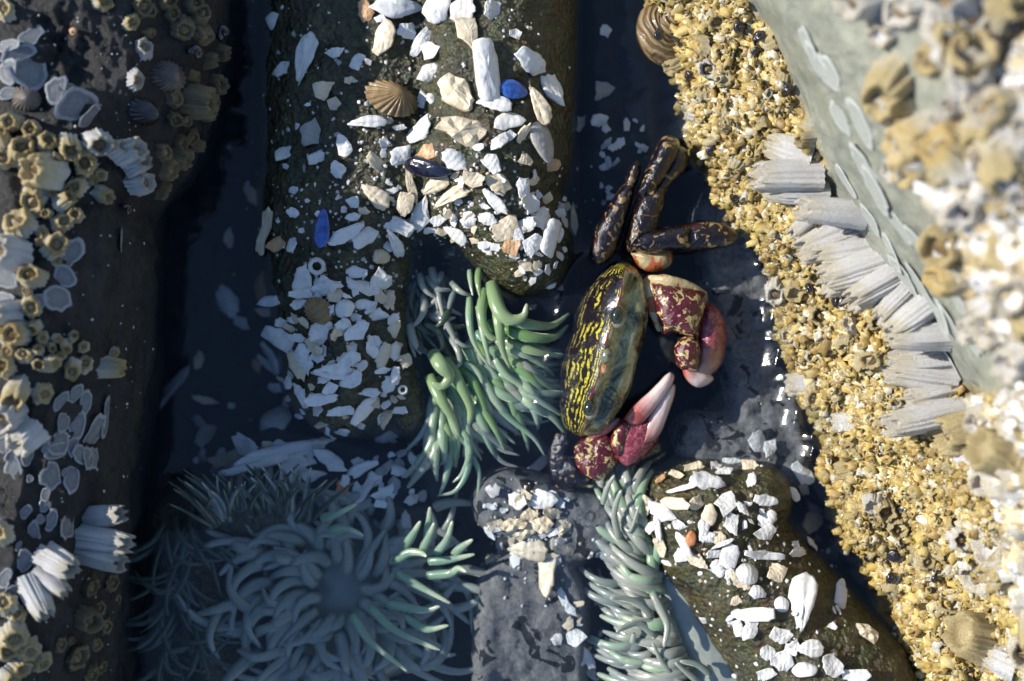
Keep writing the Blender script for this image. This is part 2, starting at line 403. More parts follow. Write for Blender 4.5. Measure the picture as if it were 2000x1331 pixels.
zA = [-3, 0.0, 0.8, 1.4, 1.9, 4.2, 5.4, 7.2, 9.0]; zB = [-3, 0.0, 0.9, 1.8, 2.9, 4.0, 4.8, 6.2, 8.0]
ZR = [zA if y < 700 else ([0.5 * (a + b) for a, b in zip(zA, zB)] if y < 800 else zB) for y in YR]
PRs, CR = sheet(YR, PR, ZR, 460, [14, 40, 40, 46, 26, 26, 46, 60], 3)
NR = gridnormals(PRs)
if NR[..., 2].mean() < 0: NR = -NR
ysr = np.repeat(np.linspace(YR[0], YR[-1], PRs.shape[0])[:, None], PRs.shape[1], 1)
edge = 0.25 * fbm(PRs * 0.9, 41, 3)
bare = np.clip((CR + edge - 4.0) * 5 + 0.5, 0, 1) * np.clip((6.75 - np.clip((ysr - 330) / 500, -0.6, 0.1) - CR + edge * 2) * 4, 0, 1) * np.clip((790 - ysr) / 40, 0, 1)
dR = 0.22 * fbm(PRs * 0.9, 13, 3) * (1 - 0.75 * bare) + (0.16 * fbm(PRs * 1.9, 23, 2) + 0.2 * np.abs(fbm(PRs * 3.2, 19, 3))) * (1 - bare) + 0.02 * fbm(PRs * 5, 6, 3)
PRs = PRs + NR * dR[..., None]; NR = gridnormals(PRs)
if NR[..., 2].mean() < 0: NR = -NR
rock_right = link('rock_wall_right', mkmesh('rock_wall_right', PRs.reshape(-1, 3), gridfaces(*PRs.shape[:2]), MT['right'], True, {'bare': bare.ravel()}), kind='structure')
SR = Surf(PRs, NR); BARE = bare.ravel()

# ------------------------------------------------------------------ pool bed
def sstep(a, b, x): t = np.clip((x - a) / (b - a), 0, 1); return t * t * (3 - 2 * t)
def seg_d(x, y, a, b):
    ax, ay = a; bx, by = b; vx, vy = bx - ax, by - ay
    t = np.clip(((x - ax) * vx + (y - ay) * vy) / (vx * vx + vy * vy), 0, 1)
    return np.hypot(x - ax - t * vx, y - ay - t * vy)
def floor_h(x, y):
    h = np.full_like(x, -2.6)
    def up(d, r, z, soft=0.7):
        nonlocal h
        w = sstep(r + soft, r, d); h = np.maximum(h, h * (1 - w) + z * w)
    up(seg_d(x, y, (10.4, -11.9), (10.3, -15)), 0.95, -0.30)           # grey shallow stone at the bottom
    up(seg_d(x, y, (9.9, -9.9), (11.4, -10.3)), 0.55, -0.08, 0.5)        # rubble bank
    up(seg_d(x, y, (5.2, -9.0), (8.0, -9.5)), 0.5, -0.75, 0.5)           # ledge with loose chips
    up(seg_d(x, y, (8.2, -9.6), (8.3, -10.6)), 0.3, -0.6, 0.5)
    up(seg_d(x, y, (12.2, 3), (12.2, -3.2)), 0.5, -0.55, 0.8)           # channel at the top
    up(seg_d(x, y, (14.3, -4.2), (15.3, -9.0)), 0.5, -0.35, 0.8)        # shelf under the ochre rock
    up(seg_d(x, y, (13.7, -8.6), (14.6, -8.9)), 0.35, -0.3, 0.6)
    return h
xs = np.linspace(-2, 22, 361); ysf = np.linspace(9, -22, 421)
X, Y = np.meshgrid(xs, ysf)
H = floor_h(X, Y); Hn = fbm(np.stack([X, Y, X * 0], -1) * 0.8, 2, 5)
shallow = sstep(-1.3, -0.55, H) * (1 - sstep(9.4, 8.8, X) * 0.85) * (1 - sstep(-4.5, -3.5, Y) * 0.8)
H = H + 0.2 * Hn * (0.5 + 0.5 * (1 - shallow)) + 0.06 * fbm(np.stack([X, Y, X * 0], -1) * 4.5, 12, 3)
PF = np.stack([X, Y, H], -1); NF = gridnormals(PF)
if NF[..., 2].mean() < 0: NF = -NF
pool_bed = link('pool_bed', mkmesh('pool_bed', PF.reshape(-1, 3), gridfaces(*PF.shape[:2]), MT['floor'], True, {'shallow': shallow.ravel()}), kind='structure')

# ------------------------------------------------------------------ water, drawn up where it meets the bank
bank = [(1260, -300), (1262, -60), (1315, 60), (1340, 165), (1345, 320), (1435, 392), (1470, 500), (1515, 600), (1535, 650), (1550, 700), (1575, 750), (1595, 800), (1612, 850), (1640, 930)]
bank = [(a / 100, -b / 100) for a, b in bank]
xw = np.concatenate([np.linspace(1.0, 14.4, 300), np.linspace(14.42, 16.4, 110), np.linspace(16.5, 18.5, 20)]); yw = np.concatenate([np.linspace(8, -5.4, 300), np.linspace(-5.42, -9.4, 200), np.linspace(-9.5, -20, 220)])
X, Y = np.meshgrid(xw, yw)
dmin = np.full_like(X, 99.0)
for a, b in zip(bank[:-1], bank[1:]): dmin = np.minimum(dmin, seg_d(X, Y, a, b))
Zw = 0.22 * np.exp(-dmin / 0.30)
sl = X * 0.28 - Y * 0.96
Zw += np.exp(-dmin / 0.35) * (0.034 * np.sin(sl * 11.0 + 1.5 * np.sin(sl * 2.3)) + 0.01 * np.sin(sl * 27.0))
ridge = np.zeros_like(X)  # tilted facets added so the water throws the sun's glint along the bank
yk = -5.75
for ln_ in (0.18, 0.52, 0.30, 0.62, 0.24, 0.44, 0.58, 0.2, 0.36):
    xk = np.interp(-yk - ln_ / 2, [5.8, 6.5, 7.0, 7.5, 8.0, 8.5, 9.0], [14.80, 14.92, 15.02, 15.20, 15.40, 15.58, 15.78]) + random.uniform(-0.05, 0.02)
    yk -= ln_ * 0.94
    cell = 1 / (1 + np.abs((Y - yk - ln_ / 2) / (0.5 * ln_)) ** 9) * (dmin < 0.9)
    uu = np.clip((X - xk) - 0.2 * (Y - yk - ln_ / 2) + 0.008 * np.sin(Y * 6), 0, 0.3); ridge = np.maximum(ridge, (0.58 * uu + 0.5 * uu * uu) * cell)
Zw = np.maximum(Zw * np.where((Y < -5.5) & (Y > -9.2), 0.25, 1.0), ridge)
dc = seg_d(X, Y, (11.75, -5.6), (11.15, -8.2)); Zw += 0.13 * np.exp(-np.clip(dc - 0.70, 0, 9) / 0.18) * (1 + 0.25 * np.sin(Y * 7))
Zw += 0.008 * fbm(np.stack([X, Y, X * 0], -1) * 1.1, 8, 2)
water = link('water', mkmesh('water', np.stack([X, Y, Zw], -1).reshape(-1, 3), gridfaces(*X.shape, flip=True), MT['water']), kind='structure')

# ------------------------------------------------------------------ tubes, tentacles
def crom(P, n):
    P = np.asarray(P, float); Q = np.vstack([2 * P[0] - P[1], P, 2 * P[-1] - P[-2]]); k = len(P) - 1
    out = []
    for s in np.linspace(0, k, n):
        i = min(int(s), k - 1); f = s - i
        a, b, c, d = Q[i], Q[i + 1], Q[i + 2], Q[i + 3]
        out.append(0.5 * (2 * b + (c - a) * f + (2 * a - 5 * b + 4 * c - d) * f * f + (3 * b - a - 3 * c + d) * f ** 3))
    return np.array(out)

def tube(C, rad, sides=8, flat=1.0, cap=True):
    """closed tube along points C; returns verts, faces, t"""
    C = np.asarray(C, float); n = len(C); T = np.gradient(C, axis=0); T /= np.linalg.norm(T, axis=1, keepdims=True) + 1e-9
    up = np.array((0, 0, 1.0)); V = []; t = []
    th = np.linspace(0, 2 * math.pi, sides, endpoint=False)
    prev = None
    for i in range(n):
        s = np.cross(T[i], up); l = np.linalg.norm(s)
        s = s / l if l > 0.15 or prev is None else prev
        s = s - T[i] * s.dot(T[i]); s /= np.linalg.norm(s) + 1e-9; prev = s
        u = np.cross(s, T[i])
        for a in th: V.append(C[i] + rad[i] * (math.cos(a) * s + flat * math.sin(a) * u)); t.append(i / (n - 1))
    F = [[i * sides + j, i * sides + (j + 1) % sides, (i + 1) * sides + (j + 1) % sides, (i + 1) * sides + j] for i in range(n - 1) for j in range(sides)]
    if cap:
        for i, e in ((0, C[0] - T[0] * rad[0] * 0.5), (n - 1, C[-1] + T[-1] * rad[-1] * 0.8)):
            V.append(e); t.append(i / (n - 1)); k = len(V) - 1
            for j in range(sides):
                f = [i * sides + (j + 1) % sides, i * sides + j, k]
                F.append(f if i == 0 else f[::-1])
    return np.array(V), F, np.array(t)

def merge(*parts):
    V, F, T, o = [], [], [], 0
    for v, f, t in parts:
        V.append(v); T.append(t); F += [[i + o for i in q] for q in f]; o += len(v)
    return np.vstack(V), F, np.concatenate(T)

def tentacle(root, pts, r0, mat, taper=0.74):
    C = crom(pts, 13); n = len(C); s = np.linspace(0, 1, n)
    r = r0 * (1 - taper * s ** 1.25) * (0.72 + 0.28 * np.clip(s * 5, 0, 1)); r[-1] *= 0.75
    v, f, t = tube(C, r, 10, 0.72)
    return part('tentacle', v, f, mat, root, True, {'t': t})

def blend_max(fs, k=7.0):
    m = np.max(fs, 0); return m + np.log(np.sum(np.exp(k * (np.stack(fs) - m)), 0)) / k

def lobe(x, y, a, b, r, zb, Hh):
    ax, ay = a; bx, by = b; vx, vy = bx - ax, by - ay
    t = np.clip(((x - ax) * vx + (y - ay) * vy) / (vx * vx + vy * vy), 0, 1)
    d = np.hypot(x - ax - t * vx, y - ay - t * vy); lr = lambda p: p[0] + (p[1] - p[0]) * t
    q = d / lr(r)
    return lr(zb) + np.where(q < 1, lr(Hh) * np.sqrt(np.clip(1 - q * q, 0, 1)), -(q - 1) * lr(r) * 4)

def mound(lobes, x0, x1, y0, y1, step, seed, amp=0.07, k=7.0):
    x = np.arange(x0, x1, step); y = np.arange(y1, y0, -step); X, Y = np.meshgrid(x, y)
    Z = blend_max([lobe(X, Y, *l) for l in lobes], k)
    P = np.stack([X, Y, X * 0], -1)
    Z = Z + amp * fbm(P * 1.6, seed, 4) + (0.045 if amp > 0.05 else 0.01) * fbm(P * 5, seed + 3, 3)
    keep = Z > -2.7
    Z = np.maximum(Z, -2.9)
    P = np.stack([X, Y, Z], -1); N = gridnormals(P)
    if N[..., 2].mean() < 0: N = -N
    km = keep[:-1, :-1] | keep[1:, 1:] | keep[1:, :-1] | keep[:-1, 1:]
    used = np.zeros(X.size, bool); q = np.array(gridfaces(*X.shape, mask=km, flip=True)); used[q.ravel()] = True
    idx = -np.ones(X.size, int); idx[used] = np.arange(used.sum())
    return P.reshape(-1, 3)[used], idx[q].tolist(), Surf(P[keep], N[keep])

# ---- anemone A: the big one in the middle, column and lobes covered in shell chips
LA = [((9.75, 5.0), (9.65, -3.0), (1.75, 1.6), (-0.6, -0.6), (1.7, 1.9)),
      ((7.2, 5.0), (6.95, -3.3), (2.15, 2.0), (-0.8, -0.7), (1.3, 1.45)),
      ((9.4, -3.2), (10.25, -4.85), (1.5, 1.0), (-0.4, -0.35), (1.75, 1.35)),
      ((6.6, -4.2), (6.75, -7.3), (1.65, 1.3), (-0.65, -0.65), (1.35, 1.15)),
      ((7.9, -3.5), (8.6, -3.9), (1.0, 0.9), (-0.6, -0.6), (1.3, 1.2)),
      ((7.5, -6.4), (8.0, -8.1), (0.6, 0.5), (-0.6, -0.7), (0.95, 0.8))]
anA = thing('sea_anemone', W(880, 600, -2.0), 'large green sea anemone with folded olive column plastered in shell chips, beside the crab', 'sea anemone', 'sea anemones in the pool')
v, f, SA = mound(LA, 3.5, 12.2, -9.6, 4.0, 0.05, 51)
part('column', v, f, MT['colA'], anA)

def uv5(u, v): return 380 + u / 2.42, 450 + v / 2.42
TA = [  # (points in the fold zoom), width, material, heights
    ([(1400, 250), (1440, 380), (1500, 425), (1555, 405), (1570, 350)], 58, 'tgreen', (0.25, 0.55, 0.6, 0.6, 0.65)),
    ([(1460, 420), (1580, 445), (1690, 450), (1770, 395)], 46, 'tgreen', (0.2, 0.35, 0.15, -0.1)),
    ([(1450, 460), (1590, 505), (1700, 505), (1765, 450)], 46, 'tgreen', (0.2, 0.3, 0.1, -0.1)),
    ([(1470, 520), (1600, 570), (1700, 590), (1750, 588)], 34, 'tgreen', (0.1, 0.15, 0.0, -0.1)),
    ([(1345, 185), (1340, 250), (1350, 320)], 30, 'tgreen', (0.1, 0.35, 0.4)),
    ([(1375, 280), (1355, 400), (1395, 500), (1470, 515)], 42, 'tgreen', (0.1, 0.4, 0.4, 0.3)),
    ([(1425, 330), (1440, 450), (1455, 560), (1490, 650)], 44, 'tgreen', (0.25, 0.5, 0.3, 0.1)),
    ([(1300, 190), (1305, 250), (1315, 310)], 22, 'tpale', (0.0, 0.2, 0.3)),
    ([(1300, 320), (1300, 440), (1325, 540), (1390, 645)], 30, 'tpale', (0.0, 0.25, 0.2, 0.1)),
    ([(1340, 360), (1370, 520), (1400, 640)], 28, 'tpale', (0.1, 0.25, 0.1)),
    ([(1470, 555), (1560, 590), (1655, 620)], 32, 'tpale', (0.1, 0.1, -0.1)),
    ([(1420, 610), (1470, 680), (1560, 745), (1590, 780)], 30, 'tpale', (0.1, 0.1, 0.0, -0.05)),
    ([(1480, 620), (1580, 650), (1640, 640)], 30, 'tpale', (0, 0, -0.1)),
    ([(1440, 680), (1540, 720), (1620, 720), (1660, 680)], 26, 'tpale', (0, 0, -0.1, -0.1)),
    ([(1125, 580), (1165, 640), (1205, 690), (1170, 738), (1125, 722)], 58, 'tgreen', (0.1, 0.4, 0.35, 0.35, 0.4)),
    ([(1110, 690), (1165, 800), (1225, 900), (1258, 1005)], 48, 'tgreen', (0.0, 0.25, 0.15, -0.1)),
    ([(1185, 610), (1250, 720), (1305, 850), (1278, 962)], 48, 'tgreen', (0.1, 0.25, 0.15, -0.1)),
    ([(1265, 640), (1330, 740), (1372, 850), (1375, 930), (1330, 945)], 34, 'tgreen', (0.0, 0.15, 0.05, -0.05, 0)),
    ([(1280, 630), (1345, 680), (1368, 760)], 28, 'tpale', (0.1, 0.15, 0.05)),
    ([(1150, 880), (1200, 960), (1212, 1050), (1150, 1115)], 38, 'tgreen', (-0.1, 0.0, -0.15, -0.2)),
    ([(1150, 950), (1150, 1050), (1095, 1128), (1040, 1120), (1020, 1068)], 20, 'tpale', (-0.2, -0.15, -0.1, -0.1, -0.05)),
    ([(1265, 940), (1300, 1050), (1265, 1150), (1222, 1192)], 30, 'tpale', (-0.1, -0.05, -0.15, -0.2)),
    ([(1290, 1000), (1292, 1130), (1235, 1230), (1150, 1255)], 28, 'tpale', (-0.15, -0.1, -0.15, -0.2)),
    ([(1210, 1060), (1185, 1180), (1158, 1250)], 30, 'tpale', (-0.2, -0.2, -0.25)),
    ([(1305, 1060), (1345, 1150), (1332, 1310)], 24, 'tpale', (-0.2, -0.2, -0.3)),
    ([(1350, 890), (1430, 940), (1515, 1008)], 28, 'tpale', (-0.1, -0.1, -0.2)),
    ([(1400, 800), (1490, 890), (1600, 980), (1655, 1065)], 28, 'tpale', (-0.05, -0.1, -0.2, -0.3)),
    ([(1410, 700), (1500, 790), (1600, 860)], 28, 'tpale', (0, -0.05, -0.2)),
    ([(1440, 760), (1560, 800), (1690, 830)], 26, 'tpale', (-0.1, -0.15, -0.25)),
    ([(1480, 720), (1600, 780), (1690, 790), (1720, 750)], 26, 'tpale', (-0.1, -0.2, -0.25, -0.25)),
    ([(1480, 850), (1580, 910), (1680, 900)], 24, 'tblue', (-0.2, -0.3, -0.35)),
    ([(1360, 950), (1440, 1030), (1535, 1065)], 26, 'tblue', (-0.2, -0.25, -0.3)),
    ([(1380, 1000), (1450, 1090), (1530, 1120)], 24, 'tblue', (-0.3, -0.35, -0.4)),
    ([(1205, 500), (1245, 570), (1252, 635), (1212, 652)], 26, 'tblue', (0, 0.2, 0.2, 0.2)),
    ([(1130, 380), (1190, 440), (1240, 540)], 40, 'tblue', (-0.1, 0.1, 0.1)),  # from here down the fold's shade is painted in by greyer, darker materials
    ([(1120, 180), (1150, 300), (1180, 430)], 34, 'tblue', (-0.2, 0.0, 0.1)),
    ([(1170, 200), (1140, 290), (1150, 380)], 26, 'tblue', (-0.2, 0.0, 0.0)),
    ([(1230, 280), (1200, 370), (1180, 470)], 24, 'tblue', (-0.1, 0.0, 0.1)),
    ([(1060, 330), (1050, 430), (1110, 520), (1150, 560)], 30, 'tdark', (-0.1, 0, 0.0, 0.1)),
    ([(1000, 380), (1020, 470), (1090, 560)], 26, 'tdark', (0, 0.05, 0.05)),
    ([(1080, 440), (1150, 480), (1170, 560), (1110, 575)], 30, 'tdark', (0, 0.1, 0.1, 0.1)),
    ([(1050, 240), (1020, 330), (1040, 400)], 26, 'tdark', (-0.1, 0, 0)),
]
for pts, w, mt, zs in TA:
    P3 = [W(*uv5(*p), z) for p, z in zip(pts, zs)]
    tentacle(anA, P3, w / 2.42 / 100 * 0.70, MT[mt], 0.80)
for i in range(225):      # under and between the ones above
    q = i / 225; u0 = 1130 + 420 * random.random(); v0 = np.interp(u0, [1130, 1250, 1400, 1550], [720, 560, 420, 520]) + random.uniform(0, 330)
    a = math.atan2(1, 0.1 + (u0 - 1130) / 240 - (v0 - 560) / 900) + random.uniform(-0.3, 0.3); L = random.uniform(170, 300)
    c = random.uniform(-0.45, 0.45); z0 = -0.02 - 0.26 * random.random()
    P3 = []
    for k, s in enumerate((0, 0.35, 0.7, 1.0)):
        aa = a + c * s; P3.append(W(*uv5(u0 + math.cos(aa) * L * s, v0 + math.sin(aa) * L * s), z0 - 0.3 * s + 0.2 * math.sin(3 * s)))
    tentacle(anA, P3, random.uniform(0.09, 0.135), MT[random.choice(['tpale', 'tpale', 'tpale', 'tblue', 'tgreen'])], 0.74)
for i in range(30):       # fold tentacles, shade painted in with greyer, darker materials
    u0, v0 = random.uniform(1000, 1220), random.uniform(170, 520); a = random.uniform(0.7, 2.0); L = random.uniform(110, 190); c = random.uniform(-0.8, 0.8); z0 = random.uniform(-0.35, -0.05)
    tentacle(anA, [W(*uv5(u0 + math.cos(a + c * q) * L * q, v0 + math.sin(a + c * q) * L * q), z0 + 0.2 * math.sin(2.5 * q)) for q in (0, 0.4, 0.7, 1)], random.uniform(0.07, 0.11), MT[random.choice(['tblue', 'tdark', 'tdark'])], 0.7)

# ---- anemone B: submerged, spread open in the shade at the bottom left
anB = thing('sea_anemone', W(650, 1140, -2.2), 'widely opened grey green sea anemone under water in the shade', 'sea anemone', 'sea anemones in the pool')
LB = [((6.4, -11.3), (6.9, -12.2), (1.5, 1.5), (-1.6, -1.6), (0.55, 0.55))]
v, f, SB = mound(LB, 3.5, 9.5, -14.5, -9.0, 0.06, 61, 0.03)
part('oral_disc', v, f, MT['tblue'], anB, True, {'t': np.full(len(v), 0.2)})
for i in range(150):
    ph = i * 2.39996 + random.uniform(-0.3, 0.3); ring = (i % 5) / 4
    rho = 0.55 + 1.25 * ring + random.uniform(-0.2, 0.2); L = random.uniform(0.8, 1.6) * (0.7 + 0.35 * ring)
    cx0, cy0 = 6.55 + 1.1 * rho * math.cos(ph), -11.8 + 0.95 * rho * math.sin(ph)
    ph += random.gauss(0, 0.35); tw = random.uniform(-1.3, 1.3); P3 = []
    zr = -0.75 - 0.15 * ring
    for s in (0, 0.3, 0.65, 1.0):
        a = ph + tw * s; lift = random.uniform(0.25, 0.6) * math.sin(2.4 * s)
        P3.append((cx0 + L * s * math.cos(a), cy0 + L * s * math.sin(a), zr + lift * (0.5 + 0.3 * ring) - 0.12 * s))
    tentacle(anB, P3, random.uniform(0.11, 0.17), MT['tblue'], 0.7)

def uv7(u, v): return 350 + u / 2.951, 880 + v / 2.951
for pts in ([(1400, 580), (1440, 500), (1470, 420)], [(1480, 600), (1540, 520), (1575, 410)], [(1430, 520), (1440, 420), (1445, 330)], [(1580, 600), (1640, 550), (1690, 515)],
            [(1440, 640), (1560, 630), (1700, 600)], [(1430, 720), (1560, 710), (1610, 680), (1655, 700)], [(1240, 640), (1320, 590), (1390, 590), (1425, 610)],
            [(820, 390), (900, 370), (1020, 310)], [(860, 460), (960, 450), (1060, 490)], [(1300, 560), (1350, 480), (1390, 410)], [(1250, 700), (1380, 780), (1560, 880)],
            [(1100, 900), (1250, 1040), (1500, 1150)], [(1200, 880), (1400, 920), (1500, 900)], [(1000, 950), (1100, 1100), (1310, 1270)], [(1300, 950), (1420, 1030), (1550, 1010)]):
    P3 = [W(*uv7(*p), -0.25 + 0.16 * k) for k, p in enumerate(pts)]
    tentacle(anB, P3, 0.105, MT['tpale'], 0.7)  # sunlit look painted on with the pale material

# ---- anemone C: small dark one against the shell ledge, anemone D: dark one under the left rock
anC = thing('sea_anemone', W(495, 1010, -1.8), 'small dark green sea anemone with a tuft of thin tentacles below the shell ledge', 'sea anemone', 'sea anemones in the pool')
v, f, _s = mound([((4.3, -10.1), (5.7, -10.2), (0.55, 0.55), (-1.2, -1.2), (0.6, 0.6))], 3.0, 7.0, -11.5, -9.0, 0.06, 62, 0.04)
part('column', v, f, MT['colA'], anC)
for i in range(64):
    s = random.random(); x0 = 4.0 + 2.1 * s; y0 = -10.25 + 0.35 * math.sin(s * 3.1) - random.uniform(0, 0.25)
    a = math.pi / 2 + (0.5 - s) * 1.1 + random.uniform(-0.35, 0.35); L = random.uniform(0.55, 1.05); cv = random.uniform(-0.7, 0.7)
    P3 = [(x0 + math.cos(a + cv * q) * L * q, y0 + math.sin(a) * L * q, -0.55 + 0.62 * q + random.uniform(-0.05, 0.05)) for q in (0, 0.4, 0.75, 1)]
    tentacle(anC, P3, random.uniform(0.045, 0.075), MT[random.choice(['tdark', 'tdark', 'tblue'])])
anD = thing('sea_anemone', W(330, 1180, -2.2), 'nearly black sea anemone in the deep shade under the left rock', 'sea anemone', 'sea anemones in the pool')
v, f, _s = mound([((3.1, -10.5), (3.3, -13.5), (0.7, 0.8), (-1.7, -1.7), (0.6, 0.6))], 2.0, 5.0, -15, -9.0, 0.07, 63, 0.04)
part('column', v, f, MT['colA'], anD)
for i in range(70):
    x0 = random.uniform(2.9, 3.7); y0 = random.uniform(-13.6, -9.8); a = random.uniform(-2.3, -0.6); L = random.uniform(0.7, 1.5)
    cv = random.uniform(-1.2, 1.2)
    P3 = [(x0 + math.cos(a + cv * q) * L * q, y0 + math.sin(a + cv * q) * L * q, -1.1 + 0.45 * math.sin(2.2 * q)) for q in (0, 0.4, 0.75, 1)]
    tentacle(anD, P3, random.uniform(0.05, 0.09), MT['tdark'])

# ---- anemone E: bottom right, column plastered in chips
anE = thing('sea_anemone', W(1380, 1140, -1.8), 'grey green sea anemone with olive chip covered column below the ochre rock', 'sea anemone', 'sea anemones in the pool')
LE = [((13.75, -10.2), (16.45, -13.6), (1.25, 1.6), (-0.5, -0.4), (1.35, 1.5)), ((13.0, -9.75), (14.8, -9.75), (0.55, 0.75), (-0.5, -0.5), (0.95, 1.2)),
      ((16.45, -13.6), (17.5, -16.5), (1.6, 1.6), (-0.4, -0.4), (1.5, 1.5))]
v, f, SE = mound(LE, 11.5, 18.2, -17.5, -8.4, 0.05, 71)
part('column', v, f, MT['colE'], anE)
v, f, SE2 = mound([((13.3, -11.6), (14.3, -13.9), (0.75, 1.0), (-0.65, -0.7), (0.62, 0.72))], 12.0, 16.0, -16, -10.5, 0.05, 73, 0.015)
part('oral_disc', v, f, MT['disc'], anE)
spine = crom([(12.45, -9.95, 0), (12.75, -10.7, 0), (12.95, -11.5, 0), (13.2, -12.3, 0), (13.5, -13.0, 0), (13.8, -13.9, 0)], 60)
for i in range(120):
    s = (i + random.random()) / 120; p = spine[int(s * 59)]; lay = i % 4
    a = np.interp(s, [0, 0.12, 0.3, 0.6, 1], [R(95), R(125), R(160), R(190), R(200)]) + random.uniform(-0.28, 0.28)
    if i % 9 == 0: a -= random.uniform(0.5, 1.2)
    L = random.uniform(0.8, 1.25) * (1.0 if s > 0.1 else 0.8)
    off = 0.22 * lay; bend = random.uniform(0.2, 0.75)
    b = np.array((p[0] + math.cos(a) * off * 0.9, p[1] + math.sin(a) * off * 0.9 + random.uniform(-0.08, 0.08)))
    P3 = [(b[0] + math.cos(a - bend * (q - 0.35)) * L * q, b[1] + math.sin(a - bend * (q - 0.35)) * L * q, 0.05 - 0.13 * lay + (0.22 + 0.1 * random.random()) * math.sin(2.6 * q) - 0.35 * q * q) for q in (0, 0.35, 0.7, 1)]
    tentacle(anE, P3, random.uniform(0.095, 0.135), MT['tblue' if random.random() < 0.75 else 'tpale'], 0.62)
def uvE(u, v): return 1080 + u / 3.0875, 900 + v / 3.0875
for pts, w in (([(600, 800), (650, 900), (690, 1000), (670, 1120)], 60), ([(400, 470), (370, 340), (385, 250), (412, 180)], 48), ([(300, 260), (330, 160), (370, 90)], 40), ([(430, 400), (470, 420), (520, 270)], 30),
               ([(720, 1290), (650, 1200), (600, 1100)], 40), ([(950, 1290), (870, 1230), (770, 1210)], 50), ([(880, 1340), (800, 1270), (740, 1220)], 44), ([(640, 985), (560, 960), (470, 970)], 30),
               ([(620, 1060), (520, 980), (440, 1000), (385, 1030)], 56), ([(600, 950), (520, 860), (420, 830), (350, 830)], 50), ([(480, 1100), (488, 1040)], 44)):
    tentacle(anE, [W(*uvE(*p), 0.2 + 0.1 * k) for k, p in enumerate(pts)], w / 308 * 0.5, MT['tblue'], 0.55)

GROUND = Surf(np.vstack([PF.reshape(-1, 3), SA.P, SB.P, SE.P]), np.vstack([NF.reshape(-1, 3), SA.N, SB.N, SE.N]))

# ------------------------------------------------------------------ shells and chips
def outline_poly(n, jit, elong):
    """an irregular chip outline with straight broken edges, about unit length"""
    a = np.sort((np.arange(n) + rng.uniform(-0.32, 0.32, n)) / n * 2 * math.pi)
    r = 1 + rng.uniform(-jit, jit, n)
    P = np.stack([np.cos(a) * r, np.sin(a) * r], 1)
    Q = []
    for i in range(n):
        p, q = P[i], P[(i + 1) % n]
        for s in (0.0, 0.34, 0.67): Q.append(p * (1 - s) + q * s + rng.uniform(-0.085, 0.085, 2))
    Q = np.array(Q); Q[:, 0] -= (Q[:, 0].max() + Q[:, 0].min()) / 2; Q[:, 1] -= (Q[:, 1].max() + Q[:, 1].min()) / 2
    Q[:, 0] *= 0.5 / np.abs(Q[:, 0]).max(); Q[:, 1] *= 0.5 * elong / np.abs(Q[:, 1]).max()
    return Q

def slab(O, hf, th):
    """a chip: outline O, height field hf(x, y), thickness th"""
    n = len(O); rings = (1.0, 0.93, 0.62, 0.3)
    V = []; F = []
    for k, s in enumerate(rings):
        for x, y in O * s: V.append((x, y, hf(x, y) - (th * 0.35 if k == 0 else 0)))
    V.append((0, 0, hf(0, 0))); c = len(V) - 1
    for k in range(len(rings) - 1):
        for j in range(n): F.append([k * n + j, k * n + (j + 1) % n, (k + 1) * n + (j + 1) % n, (k + 1) * n + j])
    for j in range(n): F.append([(len(rings) - 1) * n + j, (len(rings) - 1) * n + (j + 1) % n, c])
    b = len(V)
    for x, y in O * 0.95: V.append((x, y, hf(x, y) - th))
    V.append((0, 0, hf(0, 0) - th))
    for j in range(n):
        F.append([(j + 1) % n, j, b + j, b + (j + 1) % n]); F.append([b + (j + 1) % n, b + j, b + n])
    return np.array(V), F

